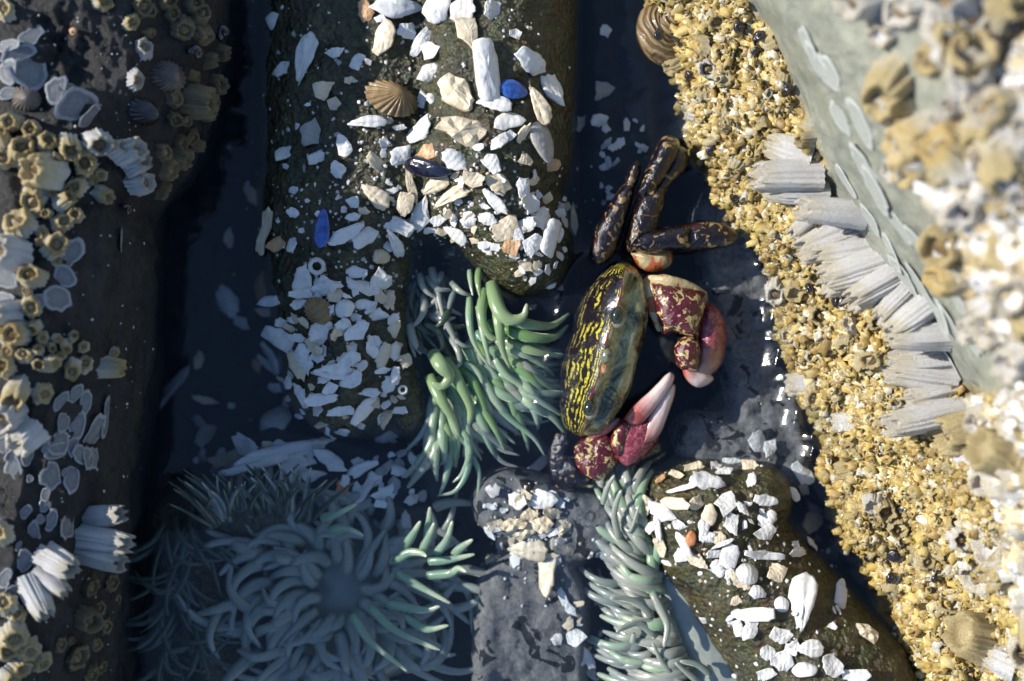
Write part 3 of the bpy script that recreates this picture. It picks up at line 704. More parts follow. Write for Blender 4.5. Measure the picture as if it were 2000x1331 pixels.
def chip_mesh(kind, elong, mat):
    a, b, ph = rng.uniform(-0.9, 0.9), rng.uniform(0.4, 1.5), rng.uniform(0, 6)
    wob = lambda x, y: 0.045 * math.sin(7 * x + ph) * math.cos(6 * y + 2 * ph)
    if kind == 'flake':
        O = outline_poly(int(rng.integers(5, 8)), 0.28, elong); hf = lambda x, y: 0.12 - 0.5 * b * y * y + 0.3 * a * x * x + wob(x, y); th = 0.085
    elif kind == 'plate':
        O = outline_poly(int(rng.integers(6, 9)), 0.14, elong); hf = lambda x, y: 0.12 - b * y * y + 0.15 * a * x * x + 0.012 * math.sin(38 * y) + wob(x, y); th = 0.08
    elif kind == 'tube':
        t = np.linspace(0, 2 * math.pi, 26, endpoint=False)
        O = np.stack([0.5 * np.sign(np.cos(t)) * np.abs(np.cos(t)) ** 0.5, 0.5 * elong * np.sign(np.sin(t)) * np.abs(np.sin(t)) ** 0.55], 1) + rng.uniform(-0.012, 0.012, (26, 2))
        hf = lambda x, y: 0.2 - 1.0 * y * y / max(elong, 0.2) + 0.012 * math.sin(60 * y) + 0.01 * math.sin(30 * x); th = 0.12
    elif kind == 'fan':
        t = np.linspace(0, 2 * math.pi, 34, endpoint=False)
        r = 0.5 * (1 + 0.03 * np.sin(t * 11) + rng.uniform(-0.05, 0.05, 34))
        O = np.stack([r * np.cos(t), r * np.sin(t) * elong * (0.62 + 0.38 * np.cos(t - 0.3))], 1)
        def hf(x, y):
            an = math.atan2(y, x + 0.6); rr = math.hypot(x + 0.6, y)
            return 0.16 - 0.75 * y * y - 0.25 * x * x + 0.022 * math.sin(26 * an) + 0.008 * math.sin(40 * rr)
        th = 0.07
    elif kind == 'round':
        t = np.linspace(0, 2 * math.pi, 24, endpoint=False); r = 0.5 * (1 + 0.05 * np.sin(2 * t + ph) + 0.04 * np.sin(5 * t))
        O = np.stack([r * np.cos(t), r * np.sin(t) * elong], 1); hf = lambda x, y: 0.24 - 0.8 * (x * x + y * y) + wob(x, y); th = 0.16
    elif kind == 'mussel':
        t = np.linspace(0, 2 * math.pi, 26, endpoint=False)
        O = np.stack([0.5 * np.cos(t), 0.5 * elong * np.sin(t) * (1 - 0.3 * np.cos(t))], 1)
        hf = lambda x, y: 0.26 - 1.1 * y * y / max(elong, 0.2) * 0.5 - 0.35 * x * x + 0.008 * math.sin(45 * math.hypot(x + 0.5, y)); th = 0.1
    else:   # rough broken lump
        O = outline_poly(7, 0.2, elong); hf = lambda x, y: 0.26 - 0.55 * abs(y) - 0.2 * abs(x) + 0.06 * math.sin(17 * x + ph) * math.sin(15 * y) ; th = 0.2
    V, F = slab(O, hf, th)
    if kind not in ('round', 'mussel'): V = V + rng.normal(0, 0.006, V.shape)
    return mkmesh('shell_fragment', V, F, MT[mat], kind in ('fan', 'tube', 'round', 'mussel', 'plate'))

def ring_mesh():
    t = np.linspace(0, 2 * math.pi, 20); C = np.stack([0.36 * np.cos(t), 0.36 * np.sin(t), 0 * t + 0.1], 1)
    v, f, _ = tube(C, np.full(20, 0.13), 7, 1.2, False); return mkmesh('shell_fragment', v, f, MT['w'])

def limpet_mesh(mat, ribs=22, hgt=0.34):
    n = 110; V = []; F = []; t = np.linspace(0, 2 * math.pi, n, endpoint=False); prof = [(1, -0.06), (0.97, 0.0), (0.75, 0.34), (0.5, 0.66), (0.25, 0.9), (0.06, 1.0)]
    for r, z in prof:
        for a in t:
            q = r * 0.5 * (1 + 0.045 * math.sin(ribs * a) * r + 0.04 * math.sin(2 * a + 1)); V.append((q * math.cos(a) + 0.12 * z, q * math.sin(a) * 0.82, z * hgt + 0.026 * math.sin(ribs * a) * r))
    for k in range(len(prof) - 1):
        for j in range(n): F.append([k * n + j, k * n + (j + 1) % n, (k + 1) * n + (j + 1) % n, (k + 1) * n + j])
    F.append([(len(prof) - 1) * n + j for j in range(n)])
    return mkmesh('limpet', V, F, MT[mat], True)

ZN = {'A': (450, 0, 2.661), 'B': (380, 450, 2.42), 'C': (920, 830, 2.41), 'P': (0, 0, 1.0)}
LANDMARKS = [(770, 195, 'the brown limpet shell'), (945, 135, 'the white tube shell'), (1000, 180, 'the blue mussel chip'), (840, 327, 'the black mussel shell'), (900, 260, 'the thick cream triangle'), (598, 115, 'the pointed ribbed shell'),
 (640, 450, 'the vivid blue chip'), (527, 460, 'the cream shell blade'), (1055, 285, 'the split mussel shell'), (1000, 485, 'the orange tan chip'), (620, 160, 'the dark column flank'), (800, 45, 'the bluish plate'), (716, 240, 'the oval cup shell'),
 (626, 612, 'the small brown limpet'), (590, 550, 'the tall shaded plate'), (582, 717, 'the leaning cream plate'), (756, 814, 'the tan barnacle plate'), (539, 824, 'the round grey shell'), (541, 892, 'the long splinter'), (669, 954, 'the orange chip'), (1041, 917, 'the straight splinter'),
 (340, 770, 'the grey shell strip'), (445, 590, 'the black water'), (787, 762, 'the tiny ring'), (700, 640, 'the shaded lobe'), (650, 720, 'the lobe centre'), (760, 900, 'the submerged rubble'), (760, 1000, 'the rubble end'),
 (1500, 870, 'the upright flake'), (1380, 940, 'the broad plate'), (1580, 1030, 'the cupped cream shell'), (1350, 1052, 'the orange shell'), (1488, 1084, 'the white bar'), (1570, 1176, 'the largest ribbed shell'), (1460, 1120, 'the round white disc'), (1450, 1250, 'the lower chip heap'), (1270, 980, 'the grey tentacles'), (1560, 1290, 'the bottom edge'),
 (1032, 1075, 'the big cream shell'), (1072, 1116, 'the hanging speckled shell'), (1150, 1290, 'the bottom crust'), (1000, 1010, 'the rubble bank'), (1215, 330, 'the crab legs'), (1190, 200, 'the channel'), (1180, 30, 'the turban snail')]
LCOUNT = {}
def auto_label(px, py, ln, wd, ang, kind, col):
    size = 'tiny' if ln < 24 else 'small' if ln < 36 else 'mid sized' if ln < 52 else 'large'
    colr = {'w': 'white', 'c': 'cream', 't': 'tan', 'g': 'grey', 'br': 'brown', 'o': 'orange', 'b': 'blue', 'k': 'black'}[col]
    r = wd / ln; shp = 'splinter' if r < 0.36 else 'oblong chip' if r < 0.6 else 'chip' if r < 0.8 else 'squarish chip'
    if kind == 'fan': shp = 'ribbed shell'
    if kind == 'round': shp = 'rounded shell'
    a = ang % 180; tilt = 'lying level' if a < 20 or a > 160 else 'leaning right' if a < 70 else 'upright' if a < 110 else 'leaning left'
    lm = sorted(LANDMARKS, key=lambda l: math.hypot(l[0] - px, l[1] - py))
    dirs = ('right of', 'above and right of', 'above', 'above and left of', 'left of', 'below and left of', 'below', 'below and right of')
    for mx, my, nm in lm[:3]:
        d = math.hypot(mx - px, my - py)
        w = 'beside' if d < 22 else dirs[int(round(math.degrees(math.atan2(my - py, px - mx)) / 45)) % 8]
        lb = f'{size} {colr} {shp} {tilt}, {w} {nm}'
        if lb not in LCOUNT: break
    LCOUNT[lb] = LCOUNT.get(lb, 0) + 1
    return lb
def region(px, py):
    return ('chips in the channel above the crab' if px > 1150 and py < 480 else 'chips on the olive anemone column' if px > 1190 and py > 830 else 'chips in the rubble bank' if px > 940 and py > 880 else
            'chips in the dark water by the left rock' if px < 460 else 'chips in the submerged rubble' if py > 850 else 'chips on the big anemone')
NCHIP = 0
def chip(zone, u, v, ln, wd, ang, kind='flake', col='w', label=None, cat='shell', name='shell_fragment', lift=0.0):
    global NCHIP
    ox, oy, s = ZN[zone]; px, py = ox + u / s, oy + v / s; L = ln / s / 100 * (1.25 if zone == 'B' else 1.15); el = max(0.16, min(1.2, wd / ln))
    P, N = GROUND.at(px, py)
    under = P[2] < -0.05
    N = N + np.array((0, 0, 1.3)); N = N / np.linalg.norm(N) + rng.normal(0, 0.2, 3)
    me = ring_mesh() if kind == 'ring' else limpet_mesh(col) if kind == 'limpet' else chip_mesh(kind, el, col)
    lb = label or auto_label(px, py, ln / s, wd, ang, kind, col) if zone == 'P' else label or auto_label(px, py, ln / s, wd / s, ang, kind, col); gp = region(px, py)
    o = link(name, me, None, lb, cat, gp)
    P = np.array(W(px, py, P[2])) + np.array((0, 0, 0.01 + lift + rng.uniform(0, 0.05)))
    sx = L * (CD - P[2]) / CD
    o.matrix_world = frame(P, N, 0, (math.cos(R(ang)), math.sin(R(ang)), 0), 0, (sx, sx, sx * (0.8 if L > 0.5 else 1.0)))
    NCHIP += 1
    return o

CA = """705,55,120,80,100,flake,t,rounded pink tan shell chip at the top edge of the photo|865,45,260,110,10,plate,w,broad bluish white shell plate at the top edge|1080,40,160,130,60,plate,w
1210,50,130,110,0,plate,w|1360,50,100,90,30,flake,w|800,200,170,100,70|910,165,95,80,0|990,225,150,60,60|1045,265,110,100,-50|1240,185,190,110,-75,flake,c,twisted cream shell piece above the long white tube shell
395,310,250,130,75,fan,w,large pointed white ribbed shell on the dark flank|270,365,110,60,40|545,275,100,50,15|660,325,80,70,80|220,115,80,70,90|480,460,110,90,50
1325,370,290,115,-80,tube,w,long white tube shaped shell on the olive column|1035,380,130,85,20,plate,w|840,510,240,180,-20,limpet,br,big brown ribbed limpet shell on the upper anemone column|1180,490,220,140,-50,lump,c,rough cream wedge shell right of the brown limpet
1560,320,190,100,-35,plate,w|1665,460,220,100,-60,plate,w|1600,550,200,110,-65,fan,c,speckled oval shell beside the bright blue chip|1470,475,130,90,-10,mussel,b,bright blue mussel chip near the white tube shell|1370,550,170,110,-10,fan,w
1450,630,150,90,15,plate,w|710,645,180,85,5,fan,w,long oval cup shell left of the cream pieces|545,540,70,60,10|420,690,140,110,70,flake,g|1000,510,90,50,70|1040,515,50,40,90|990,685,190,90,25,plate,w|1200,690,240,140,-15,lump,c,thick cream triangular shell in the middle of the column
880,665,70,30,0|800,745,60,50,0|885,810,130,90,40,plate,w,clean cut pale square chip beside the black mussel shell|1030,785,120,80,-10,flake,t|1040,870,240,85,-5,mussel,k,glossy black mussel shell lying across the chips
590,760,110,70,-70|280,800,100,70,40|450,820,90,60,20|560,885,90,75,-60|760,850,140,60,-50|1165,840,140,100,-40,plate,w|1360,850,110,90,-30|1400,735,100,80,80|1455,710,60,60,0|1520,690,110,50,70
1610,750,200,110,-70,mussel,g,split grey and brown mussel shell at the right of the column|1530,830,80,60,0|1260,930,110,80,-30,flake,c|1390,950,120,100,-60,flake,c|1070,970,150,110,30,fan,c|940,970,190,50,-75,flake,c|750,1020,160,120,-40,fan,c|1160,1030,210,100,25,fan,c
910,1060,120,80,70|1380,1050,160,60,-50,plate,w|1520,980,110,70,-80|1550,1060,110,100,10|1000,1110,190,100,70|860,1170,180,80,-15|930,1170,110,70,60|1080,1150,90,60,0|1340,1140,90,60,-10|1240,1150,80,60,10|1170,1220,130,100,-30,fan,w
1430,1190,150,110,40,flake,c|1490,1220,150,50,-70|1460,1290,90,80,0,flake,t,orange tan chip low on the right lip of the column|1620,1140,120,100,60|1660,1240,180,100,60,tube,w|1570,1270,110,90,50|1540,1170,100,80,0|850,1260,170,80,-60,fan,w|700,1230,140,85,25,plate,w
600,1220,200,70,30,plate,w|480,1190,180,70,85,mussel,b,vivid blue mussel chip standing on the shaded flank|640,1130,80,40,10|640,1050,70,60,0|700,1095,60,40,0|330,1110,70,50,-20|320,1270,80,70,60|330,990,60,40,0|120,1020,140,60,-60|190,1200,230,60,65,flake,c,slender cream shell blade standing upright in the shade|240,1270,110,70,10,flake,t
1950,165,60,65,0|1945,480,100,100,0,flake,g|1915,625,90,60,20|1815,640,90,50,60,flake,g|1290,770,60,40,10|1680,860,70,60,0,flake,t|1720,1080,60,40,50,flake,g|1780,1150,180,40,85,flake,c|780,100,60,40,0|620,420,50,40,0|1480,180,60,50,0"""
CB = """155,340,140,90,-60,plate,w|210,425,110,50,-30|160,50,110,40,80,flake,c|320,270,130,60,80,plate,br|370,335,140,45,5,plate,w|340,385,110,45,-5,flake,c|510,240,150,80,85,plate,w,tall white plate standing on the shaded lobe|620,270,180,60,30,plate,w|580,170,70,75,0,ring,w,small white ring shaped barnacle base on the shaded flank|505,300,100,40,0|495,350,70,40,20
595,390,130,90,-55,limpet,br,small brown limpet shell among pale chips in the shade|710,370,75,75,0,round,w|670,310,65,55,0|770,200,90,50,-10|870,240,110,100,30|790,270,140,60,-20|885,125,75,60,0|410,510,170,80,-20,plate,w|415,435,60,40,0|520,435,60,30,-40|600,480,110,90,30|680,480,80,50,40,flake,c|770,480,110,70,20|565,545,100,50,-40,flake,c
945,465,100,50,60,flake,c|860,400,100,60,10|800,350,100,40,0|920,330,80,50,60,flake,c|490,645,150,60,-55,plate,c,bright cream plate leaning on the shaded lobe|525,610,130,70,-60|370,600,150,60,-45|355,640,130,30,-45|300,640,60,40,-60,flake,t|650,670,160,90,0,fan,w|730,610,100,60,20|740,710,120,60,20|790,640,60,40,60|850,560,90,70,-30|890,590,110,50,75,plate,c|945,570,80,50,80
1000,625,70,50,80|890,660,70,30,0|950,685,70,35,80|640,745,70,50,30|830,770,90,40,0|390,745,80,40,0|500,770,100,40,-50|600,800,140,50,10|690,860,110,40,10|800,850,150,60,40|910,880,110,80,80,fan,c,tan triangular barnacle plate at the foot of the shaded lobe|985,755,40,40,0,ring,w,tiny white ring by the green tentacles|975,850,65,35,-10
920,970,120,50,25|925,1005,60,50,0|1030,1020,45,30,0|385,905,140,120,70,round,g,round grey pitted shell lying in the dark water|50,965,100,60,50,flake,g|25,905,60,50,0,flake,g|250,1025,140,90,-30|350,1025,60,50,0|400,1010,60,40,0|390,1070,460,40,18,plate,w,very long thin white splinter on the submerged ledge|470,1120,130,110,70|150,1080,140,60,10|570,1150,100,60,20|530,1090,80,60,0|640,1090,160,70,-30|700,1220,80,70,30,flake,o,bright orange chip in the submerged rubble
790,1120,150,50,35|800,1230,130,60,50|900,1240,120,90,0|970,1140,70,40,-20|840,1180,100,60,40|55,805,110,30,-10,flake,c|175,828,30,25,0|1600,1130,180,40,38,plate,w,straight white splinter under water left of the crab claw|1650,1270,120,80,0|1530,1280,80,70,0|20,620,80,40,70,flake,c
-95,760,290,60,55,plate,g,long grey brown shell strip in the black water beside the left rock"""
CC = """1350,90,110,80,-60,flake,w,tall upright white flake at the pool edge above the olive column|1400,110,90,60,60|775,265,60,55,0|800,310,90,50,50|1110,265,160,80,-12,plate,w,broad white shell plate near the top of the olive column|1000,300,160,25,5,plate,w|890,255,60,25,50,flake,t|1050,195,90,45,10,flake,c|970,235,70,35,-20|1150,195,50,50,0|1230,175,90,45,-15|1190,220,80,45,20|1315,190,70,60,0|1320,260,75,45,80
830,370,100,50,80|900,410,140,80,-40,plate,w|970,370,150,55,-5,plate,c|1055,365,80,65,0|1120,430,110,65,80,plate,c|1200,370,110,80,50|1220,465,95,65,85|1275,395,75,40,-55|1385,355,110,55,-15|1390,440,90,70,40|1380,510,110,70,20|1590,480,160,110,45,fan,c,cupped grey cream shell near the ochre rock|1600,560,70,40,-70
880,480,130,30,-80|845,480,60,50,60|985,470,70,45,0|1000,560,140,40,-65,plate,w|1035,535,70,42,80,round,o,small orange shell among white chips on the olive column|1090,490,110,50,75|1115,530,60,60,0|1165,535,65,65,0|1180,560,110,20,25|895,570,100,50,-75|990,615,70,60,60|1070,640,100,60,-30,flake,c|1150,605,90,40,-10|1215,620,110,80,75,plate,w|1160,675,80,70,-50|1370,612,190,40,-3,plate,w,straight white bar shaped shell across the olive column|1530,600,105,40,10,plate,w
1215,700,70,40,60|1300,700,100,90,0,round,w|1265,740,100,50,-45,flake,c|1440,695,90,80,50,flake,c|1345,785,80,60,0|1565,835,240,165,85,fan,w,largest white ribbed shell at the right of the olive column|1735,795,130,60,80,plate,w|1740,565,140,60,80,plate,c|1555,230,120,80,-45|1560,290,110,50,-45|1520,325,80,40,-45|1610,390,80,35,-45|1245,825,50,45,0|1460,845,65,65,0,round,w|1330,890,190,60,5,plate,w|1320,950,130,60,60|1400,890,60,40,30
1260,960,80,60,-50|1460,990,100,90,0|1400,1070,80,70,0|1460,1110,100,90,0|1590,1055,120,110,0,fan,w|1570,1155,105,65,0,round,w|1695,1130,120,90,-30|1850,970,130,60,-30,lump,c|1810,1190,120,80,0|1390,1170,90,60,0|1500,1060,70,50,0|1520,1030,60,50,0
270,590,170,140,0,fan,c,big cream ribbed shell on the rubble bank left of the tentacles|365,690,220,90,-80,plate,c,long speckled white shell hanging below the rubble bank|345,345,120,75,-10,plate,w|275,420,80,60,20,flake,c|235,355,60,60,0|155,405,40,25,0|440,820,110,40,-70|470,870,70,40,-50|500,1000,90,80,0|405,1010,55,50,60|420,540,45,30,0|380,420,90,60,0,flake,c|430,470,90,70,40,flake,c|330,470,110,80,0,lump,c|200,470,120,60,0,lump,c|120,470,90,50,0,flake,c|260,500,110,70,20,lump,c|540,1090,120,50,-60|560,1160,90,50,-50|600,290,80,50,60|570,300,60,40,40"""
for zone, txt in (('A', CA), ('B', CB), ('C', CC)):
    for e in txt.replace('\n', '|').split('|'):
        q = e.split(',', 7); n5 = [float(x) for x in q[:5]]
        kind = q[5] if len(q) > 5 else random.choice(['flake', 'flake', 'plate']); col = q[6] if len(q) > 6 else random.choice('wwwwwwc')
        lab = q[7] if len(q) > 7 else None
        nm = {'limpet': 'limpet_shell', 'mussel': 'mussel_shell'}.get(kind, 'stone' if False else 'shell_fragment')
        chip(zone, *n5, kind, col, lab, 'shell', nm)
RUB = ([], [], [])
def fill(n, x0, x1, y0, y1, smin, smax, cols='wwwc', ok=None):
    """chips too small and crowded to pick apart: gathered into one rubble"""
    for i in range(n):
        for _ in range(20):
            px, py = random.uniform(x0, x1), random.uniform(y0, y1)
            if ok is None or ok(px, py): break
        s = random.uniform(smin, smax) / 100; P, N = GROUND.at(px, py); N = N + np.array((0, 0, 0.8)); N = N / np.linalg.norm(N) + rng.normal(0, 0.25, 3)
        b, ph = rng.uniform(0.2, 0.9), rng.uniform(0, 6)
        v, f = slab(outline_poly(int(rng.integers(5, 8)), 0.25, random.uniform(0.4, 0.85)), lambda x, y: 0.12 - 0.6 * b * y * y + 0.03 * math.sin(7 * x + ph), 0.08)
        mw = np.array(frame(P + N * rng.uniform(0.0, 0.04), N, s, None, random.uniform(0, 6.28))); v = v @ mw[:3, :3].T + mw[:3, 3]
        c = np.array({'w': (0.74, 0.73, 0.70), 'c': (0.64, 0.54, 0.38), 'g': (0.38, 0.37, 0.34)}[random.choice(cols)]) * random.uniform(0.8, 1.08)
        o = len(RUB[0]); RUB[0].extend(v); RUB[1].extend([[q + o for q in fc] for fc in f]); RUB[2].extend([c] * len(v))
fill(90, 530, 790, 540, 860, 16, 36, 'wwwwc', lambda x, y: ((x - 670) / 135) ** 2 + ((y - 700) / 175) ** 2 < 1)
fill(60, 760, 1110, 340, 500, 14, 34)
fill(16, 1000, 1105, 500, 610, 14, 30)
fill(26, 1170, 1260, 240, 400, 12, 36, 'www')
fill(46, 950, 1110, 960, 1110, 12, 36, 'wwcc')
fill(34, 640, 830, 880, 1050, 16, 44, 'wwg')
fill(22, 380, 620, 870, 930, 16, 36, 'wwg')
fill(46, 1300, 1640, 920, 1331, 8, 24, 'ww', lambda x, y: y > 880 + abs(x - 1400) * 0.5)
fill(20, 1110, 1180, 1080, 1331, 12, 26, 'wwc')
fill(40, 540, 780, 60, 480, 8, 20, 'wwg')
link('shell_rubble', mkmesh('shell_rubble', RUB[0], RUB[1], MT['grit'], False, {'col': np.array(RUB[2])}), None, 'small crushed shell bits packed between the larger chips', 'shell rubble', None, 'stuff')

# grit: specks too small to pick apart
def specks(name, spots, label, surf):
    V, F, C = [], [], []
    for px, py, s, col in spots:
        P, N = surf.at(px, py, 4); P = P + N * 0.01; b = len(V); k = 5; a0 = random.random() * 6
        x = np.cross(N, (0.3, 1, 0.2)); x /= np.linalg.norm(x); y = np.cross(N, x)
        for j in range(k):
            r = s * random.uniform(0.6, 1.2); V.append(P + r * (math.cos(a0 + j * 1.2566) * x + math.sin(a0 + j * 1.2566) * y)); C.append(col)
        V.append(P + N * s * 0.7); C.append(col)
        F += [[b + j, b + (j + 1) % k, b + k] for j in range(k)]
    return link(name, mkmesh(name, V, F, MT['grit'], False, {'col': np.array(C)}), None, label, 'grit', None, 'stuff')
sp = []  # pale grains, some painted in as wet sparkles
for i in range(900):
    r = random.random(); c = random.choice([(0.7, 0.68, 0.62), (0.6, 0.5, 0.36), (0.5, 0.5, 0.48), (0.72, 0.72, 0.7)])
    if r < 0.30: px, py = random.gauss(700, 90), random.gauss(420, 120)
    elif r < 0.55: px, py = random.gauss(950, 90), random.gauss(400, 70)
    elif r < 0.75: px, py = random.gauss(1430, 110), random.gauss(1110, 130)
    elif r < 0.9: px, py = random.gauss(1030, 60), random.gauss(1040, 60)
    else: px, py = random.uniform(470, 1120), random.uniform(0, 300)
    sp.append((px, py, random.uniform(0.02, 0.05), c))
specks('shell_grit', sp, 'fine pale shell grit and painted wet sparkles scattered over the anemones', GROUND)

# ------------------------------------------------------------------ barnacles
def barnacle_mesh(h, flare, mat, seed, nrib=17, wide=0.55):
    r_ = np.random.default_rng(seed); n = 60; th = np.linspace(0, 2 * math.pi, n, endpoint=False)
    ph = r_.uniform(0, 6.28, 4)
    ribs = 0.055 * np.sin(nrib * th + 2.6 * np.sin(2 * th + ph[0]) + 1.5 * np.sin(3 * th + ph[2])) + 0.05 * np.sin(6 * th + ph[1]) + 0.07 * np.sin(2 * th + ph[2])
    jag = 0.07 * np.sin(6 * th + ph[3]) + r_.normal(0, 0.03, n)
    dia = 1.18 / (np.abs(np.cos(th - ph[0])) + 0.85 * np.abs(np.sin(th - ph[0])))
    prof = [(1.08, -0.25, 0, 1), (1.0, 0.0, 0.05, 1), (0.93 + 0.3 * flare, 0.3, 0.3, 1), (0.80 + 0.7 * flare, 0.62, 0.55, 1), (wide + 0.14 + flare, 0.92, 0.85, 0.8),
            (wide + 0.05 + flare, 1.0, 0.95, 0.6), (wide - 0.04 + flare, 0.97, 0.9, 0.5), (wide - 0.13 + flare * 0.9, 0.75, 0.6, 0.3), (wide - 0.2 + flare * 0.8, 0.45, 0.3, 0.2)]
    V, t = [], []
    for k, (r, z, tt, rb) in enumerate(prof):
        rr = r * (1 + ribs * rb * 1.4) * (1 if k < 4 else (0.55 + 0.45 * dia)); lean = 0.12 * z
        V += list(np.stack([rr * np.cos(th) + lean, rr * np.sin(th), h * (z + jag * ((0.25 if k == 3 else 1) if 2 < k < 7 else 0))], 1)); t += [tt] * n
    F = [[k * n + j, k * n + (j + 1) % n, (k + 1) * n + (j + 1) % n, (k + 1) * n + j] for k in range(len(prof) - 1) for j in range(n)]
    F.append([(len(prof) - 1) * n + j for j in range(n)])
    return mkmesh('barnacle', np.array(V), F, MT[mat], True, {'t': t}), (h, flare, wide, ph[0])
def valve_mesh(info):
    h, flare, wide, a0 = info; w = (wide - 0.14 + flare * 0.85); V, F = [], []
    for sgn in (-1, 1):
        b = len(V); e = 0.03
        for x, y, z in ((-w * 0.95, sgn * e, 0.66), (0, sgn * e, 0.86), (w * 0.95, sgn * e, 0.62), (0.25 * w, sgn * w * 0.85, 0.5), (-0.35 * w, sgn * w * 0.8, 0.5), (0, sgn * w * 0.4, 0.74)):
            V.append((x * math.cos(a0) - y * math.sin(a0) + 0.08, x * math.sin(a0) + y * math.cos(a0), z * h))
        for q in ((0, 1, 5), (1, 2, 5), (2, 3, 5), (3, 4, 5), (4, 0, 5)): F.append([b + i for i in (q if sgn > 0 else q[::-1])])
    return mkmesh('valve_plates', V, F, MT['oper'], False)
BM = {}
for mat in ('ban', 'banw', 'bang', 'bano'):
    for kind, (h, fl, wd) in {'v': (0.75, 0.0, 0.58), 'c': (1.5, 0.12, 0.5), 'l': (3.0, 0.16, 0.42)}.items():
        BM[mat + kind] = []
        for s in range(4):
            me, info = barnacle_mesh(h * (0.85 + 0.1 * s), fl, mat, 100 + s * 7 + len(BM), 15 + 2 * s, wd + 0.03 * s)
            BM[mat + kind].append((me, valve_mesh(info)))
BLM = [(95, 345, 'the biggest straw barnacle'), (20, 25, 'the top left corner'), (60, 195, 'the dark limpet'), (325, 145, 'the grey limpet'), (282, 215, 'the black limpet'), (240, 305, 'the white fluted pair'), (40, 440, 'the round straw barnacle'), (40, 500, 'the white bulging barnacle'), (65, 600, 'the shell white hump'),
 (40, 690, 'the left edge crowd'), (140, 720, 'the lone diamond barnacle'), (30, 805, 'the white lower hump'), (60, 840, 'the lowest white hump'), (100, 1090, 'the great fluted barnacle'), (200, 1055, 'the paired fluted barnacles'), (30, 1220, 'the corner cluster'), (180, 1150, 'the brown flank'), (190, 1290, 'the bottom brown ledge'), (375, 190, 'the shaded hollow barnacle'), (400, 60, 'the top flank'), (330, 350, 'the flank tip'),
 (1281, 72, 'the turban snail'), (1492, 78, 'the upper black snails'), (1546, 182, 'the lone black snail'), (1590, 350, 'the grey fluted trio'), (1690, 470, 'the fluted row'), (1650, 590, 'the black snail nest'), (1830, 720, 'the stacked fluted row'), (1736, 840, 'the mid black snail'), (1730, 1100, 'the lower black snails'), (1430, 330, 'the pool corner'), (1560, 700, 'the water glint'), (1850, 1000, 'the crust slope'), (1900, 1250, 'the bottom right corner'),
 (1620, 60, 'the top of the grey face'), (1700, 200, 'the upper grey face'), (1760, 350, 'the middle grey face'), (1850, 520, 'the lower grey face'), (1912, 310, 'the dark pit'), (1985, 45, 'the corner snail'), (1950, 170, 'the upper right edge'), (1960, 640, 'the right edge'), (1930, 880, 'the white lower clump')]
def spot_label(px, py, diam, label, marks):
    size = 'tiny' if diam < 24 else 'small' if diam < 36 else 'medium' if diam < 52 else 'large'
    dirs = ('right of', 'above and right of', 'above', 'above and left of', 'left of', 'below and left of', 'below', 'below and right of')
    for mx, my, nm in sorted(marks, key=lambda l: math.hypot(l[0] - px, l[1] - py))[:3]:
        d = math.hypot(mx - px, my - py); w = 'at' if d < 18 else dirs[int(round(math.degrees(math.atan2(my - py, px - mx)) / 45)) % 8]
        lb = f'{size} {label} {"just " if 18 <= d < 60 else ""}{w} {nm}'
        if lb not in LCOUNT: break
    LCOUNT[lb] = 1
    return lb
def barnacle(surf, px, py, diam, key, label, group, axis=None, valves=True, lift=0.0, cat='barnacle'):
    P, N = surf.at(px, py, 5)
    P = np.array(W(px, py, P[2])) if abs(N[2]) > 0.35 else P
    n = N if axis is None else np.array(axis, float)
    n = n / np.linalg.norm(n) + rng.normal(0, 0.10, 3)
    me, vm = random.choice(BM[key]); s = diam / 200 * (CD - P[2]) / CD
    o = link('barnacle', me, None, spot_label(px, py, diam, {'v': 'squat ', 'c': 'tall ', 'l': ''}[key[-1]] + ({'banw': 'white ', 'bano': 'tan ', 'ban': 'straw '}.get(key[:-1], '') if label == 'blurred barnacle' else '') + label, BLM) if group else label, cat, group)
    o.matrix_world = frame(P + n * (lift - 0.03), n, 0, None, random.uniform(0, 6.28), (s * random.uniform(0.9, 1.1), s * random.uniform(0.9, 1.1), s))
    if valves: link('valve_plates', vm, o)
    return o

def z1(u, v): return u / 2.894, v / 2.894
def z2(u, v): return u / 2.894, 440 + v / 2.894
def z3(u, v): return u / 2.952, 880 + v / 2.952
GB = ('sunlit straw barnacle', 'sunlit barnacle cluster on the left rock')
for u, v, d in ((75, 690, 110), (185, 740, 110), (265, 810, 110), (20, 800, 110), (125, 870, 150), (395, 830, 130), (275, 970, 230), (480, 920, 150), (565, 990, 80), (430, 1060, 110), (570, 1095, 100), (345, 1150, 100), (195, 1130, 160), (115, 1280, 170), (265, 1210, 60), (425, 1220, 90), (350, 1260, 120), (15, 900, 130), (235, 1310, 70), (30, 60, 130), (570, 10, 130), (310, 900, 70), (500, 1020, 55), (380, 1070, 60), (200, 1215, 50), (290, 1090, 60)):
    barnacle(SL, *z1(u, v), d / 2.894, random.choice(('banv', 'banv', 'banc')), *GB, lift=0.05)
for u, v, d in ((310, 120, 150), (190, 300, 130), (320, 210, 50), (250, 290, 50), (180, 460, 120), (110, 610, 150), (200, 570, 80), (240, 640, 80), (320, 640, 55), (30, 640, 80), (60, 720, 90), (140, 740, 90), (215, 710, 65), (290, 690, 50), (30, 800, 130), (220, 790, 80), (290, 780, 110), (410, 810, 110), (105, 920, 150), (240, 950, 130), (600, 810, 120), (645, 710, 65), (470, 690, 65), (410, 630, 65), (250, 60, 60), (230, 100, 60), (370, 680, 70), (480, 790, 90), (340, 740, 60), (160, 380, 60)):
    barnacle(SL, *z2(u, v), d / 2.894, random.choice(('banv', 'banv', 'banc')), *GB, lift=0.05)
GW = ('white fluted barnacle', 'white fluted barnacles on the left rock')
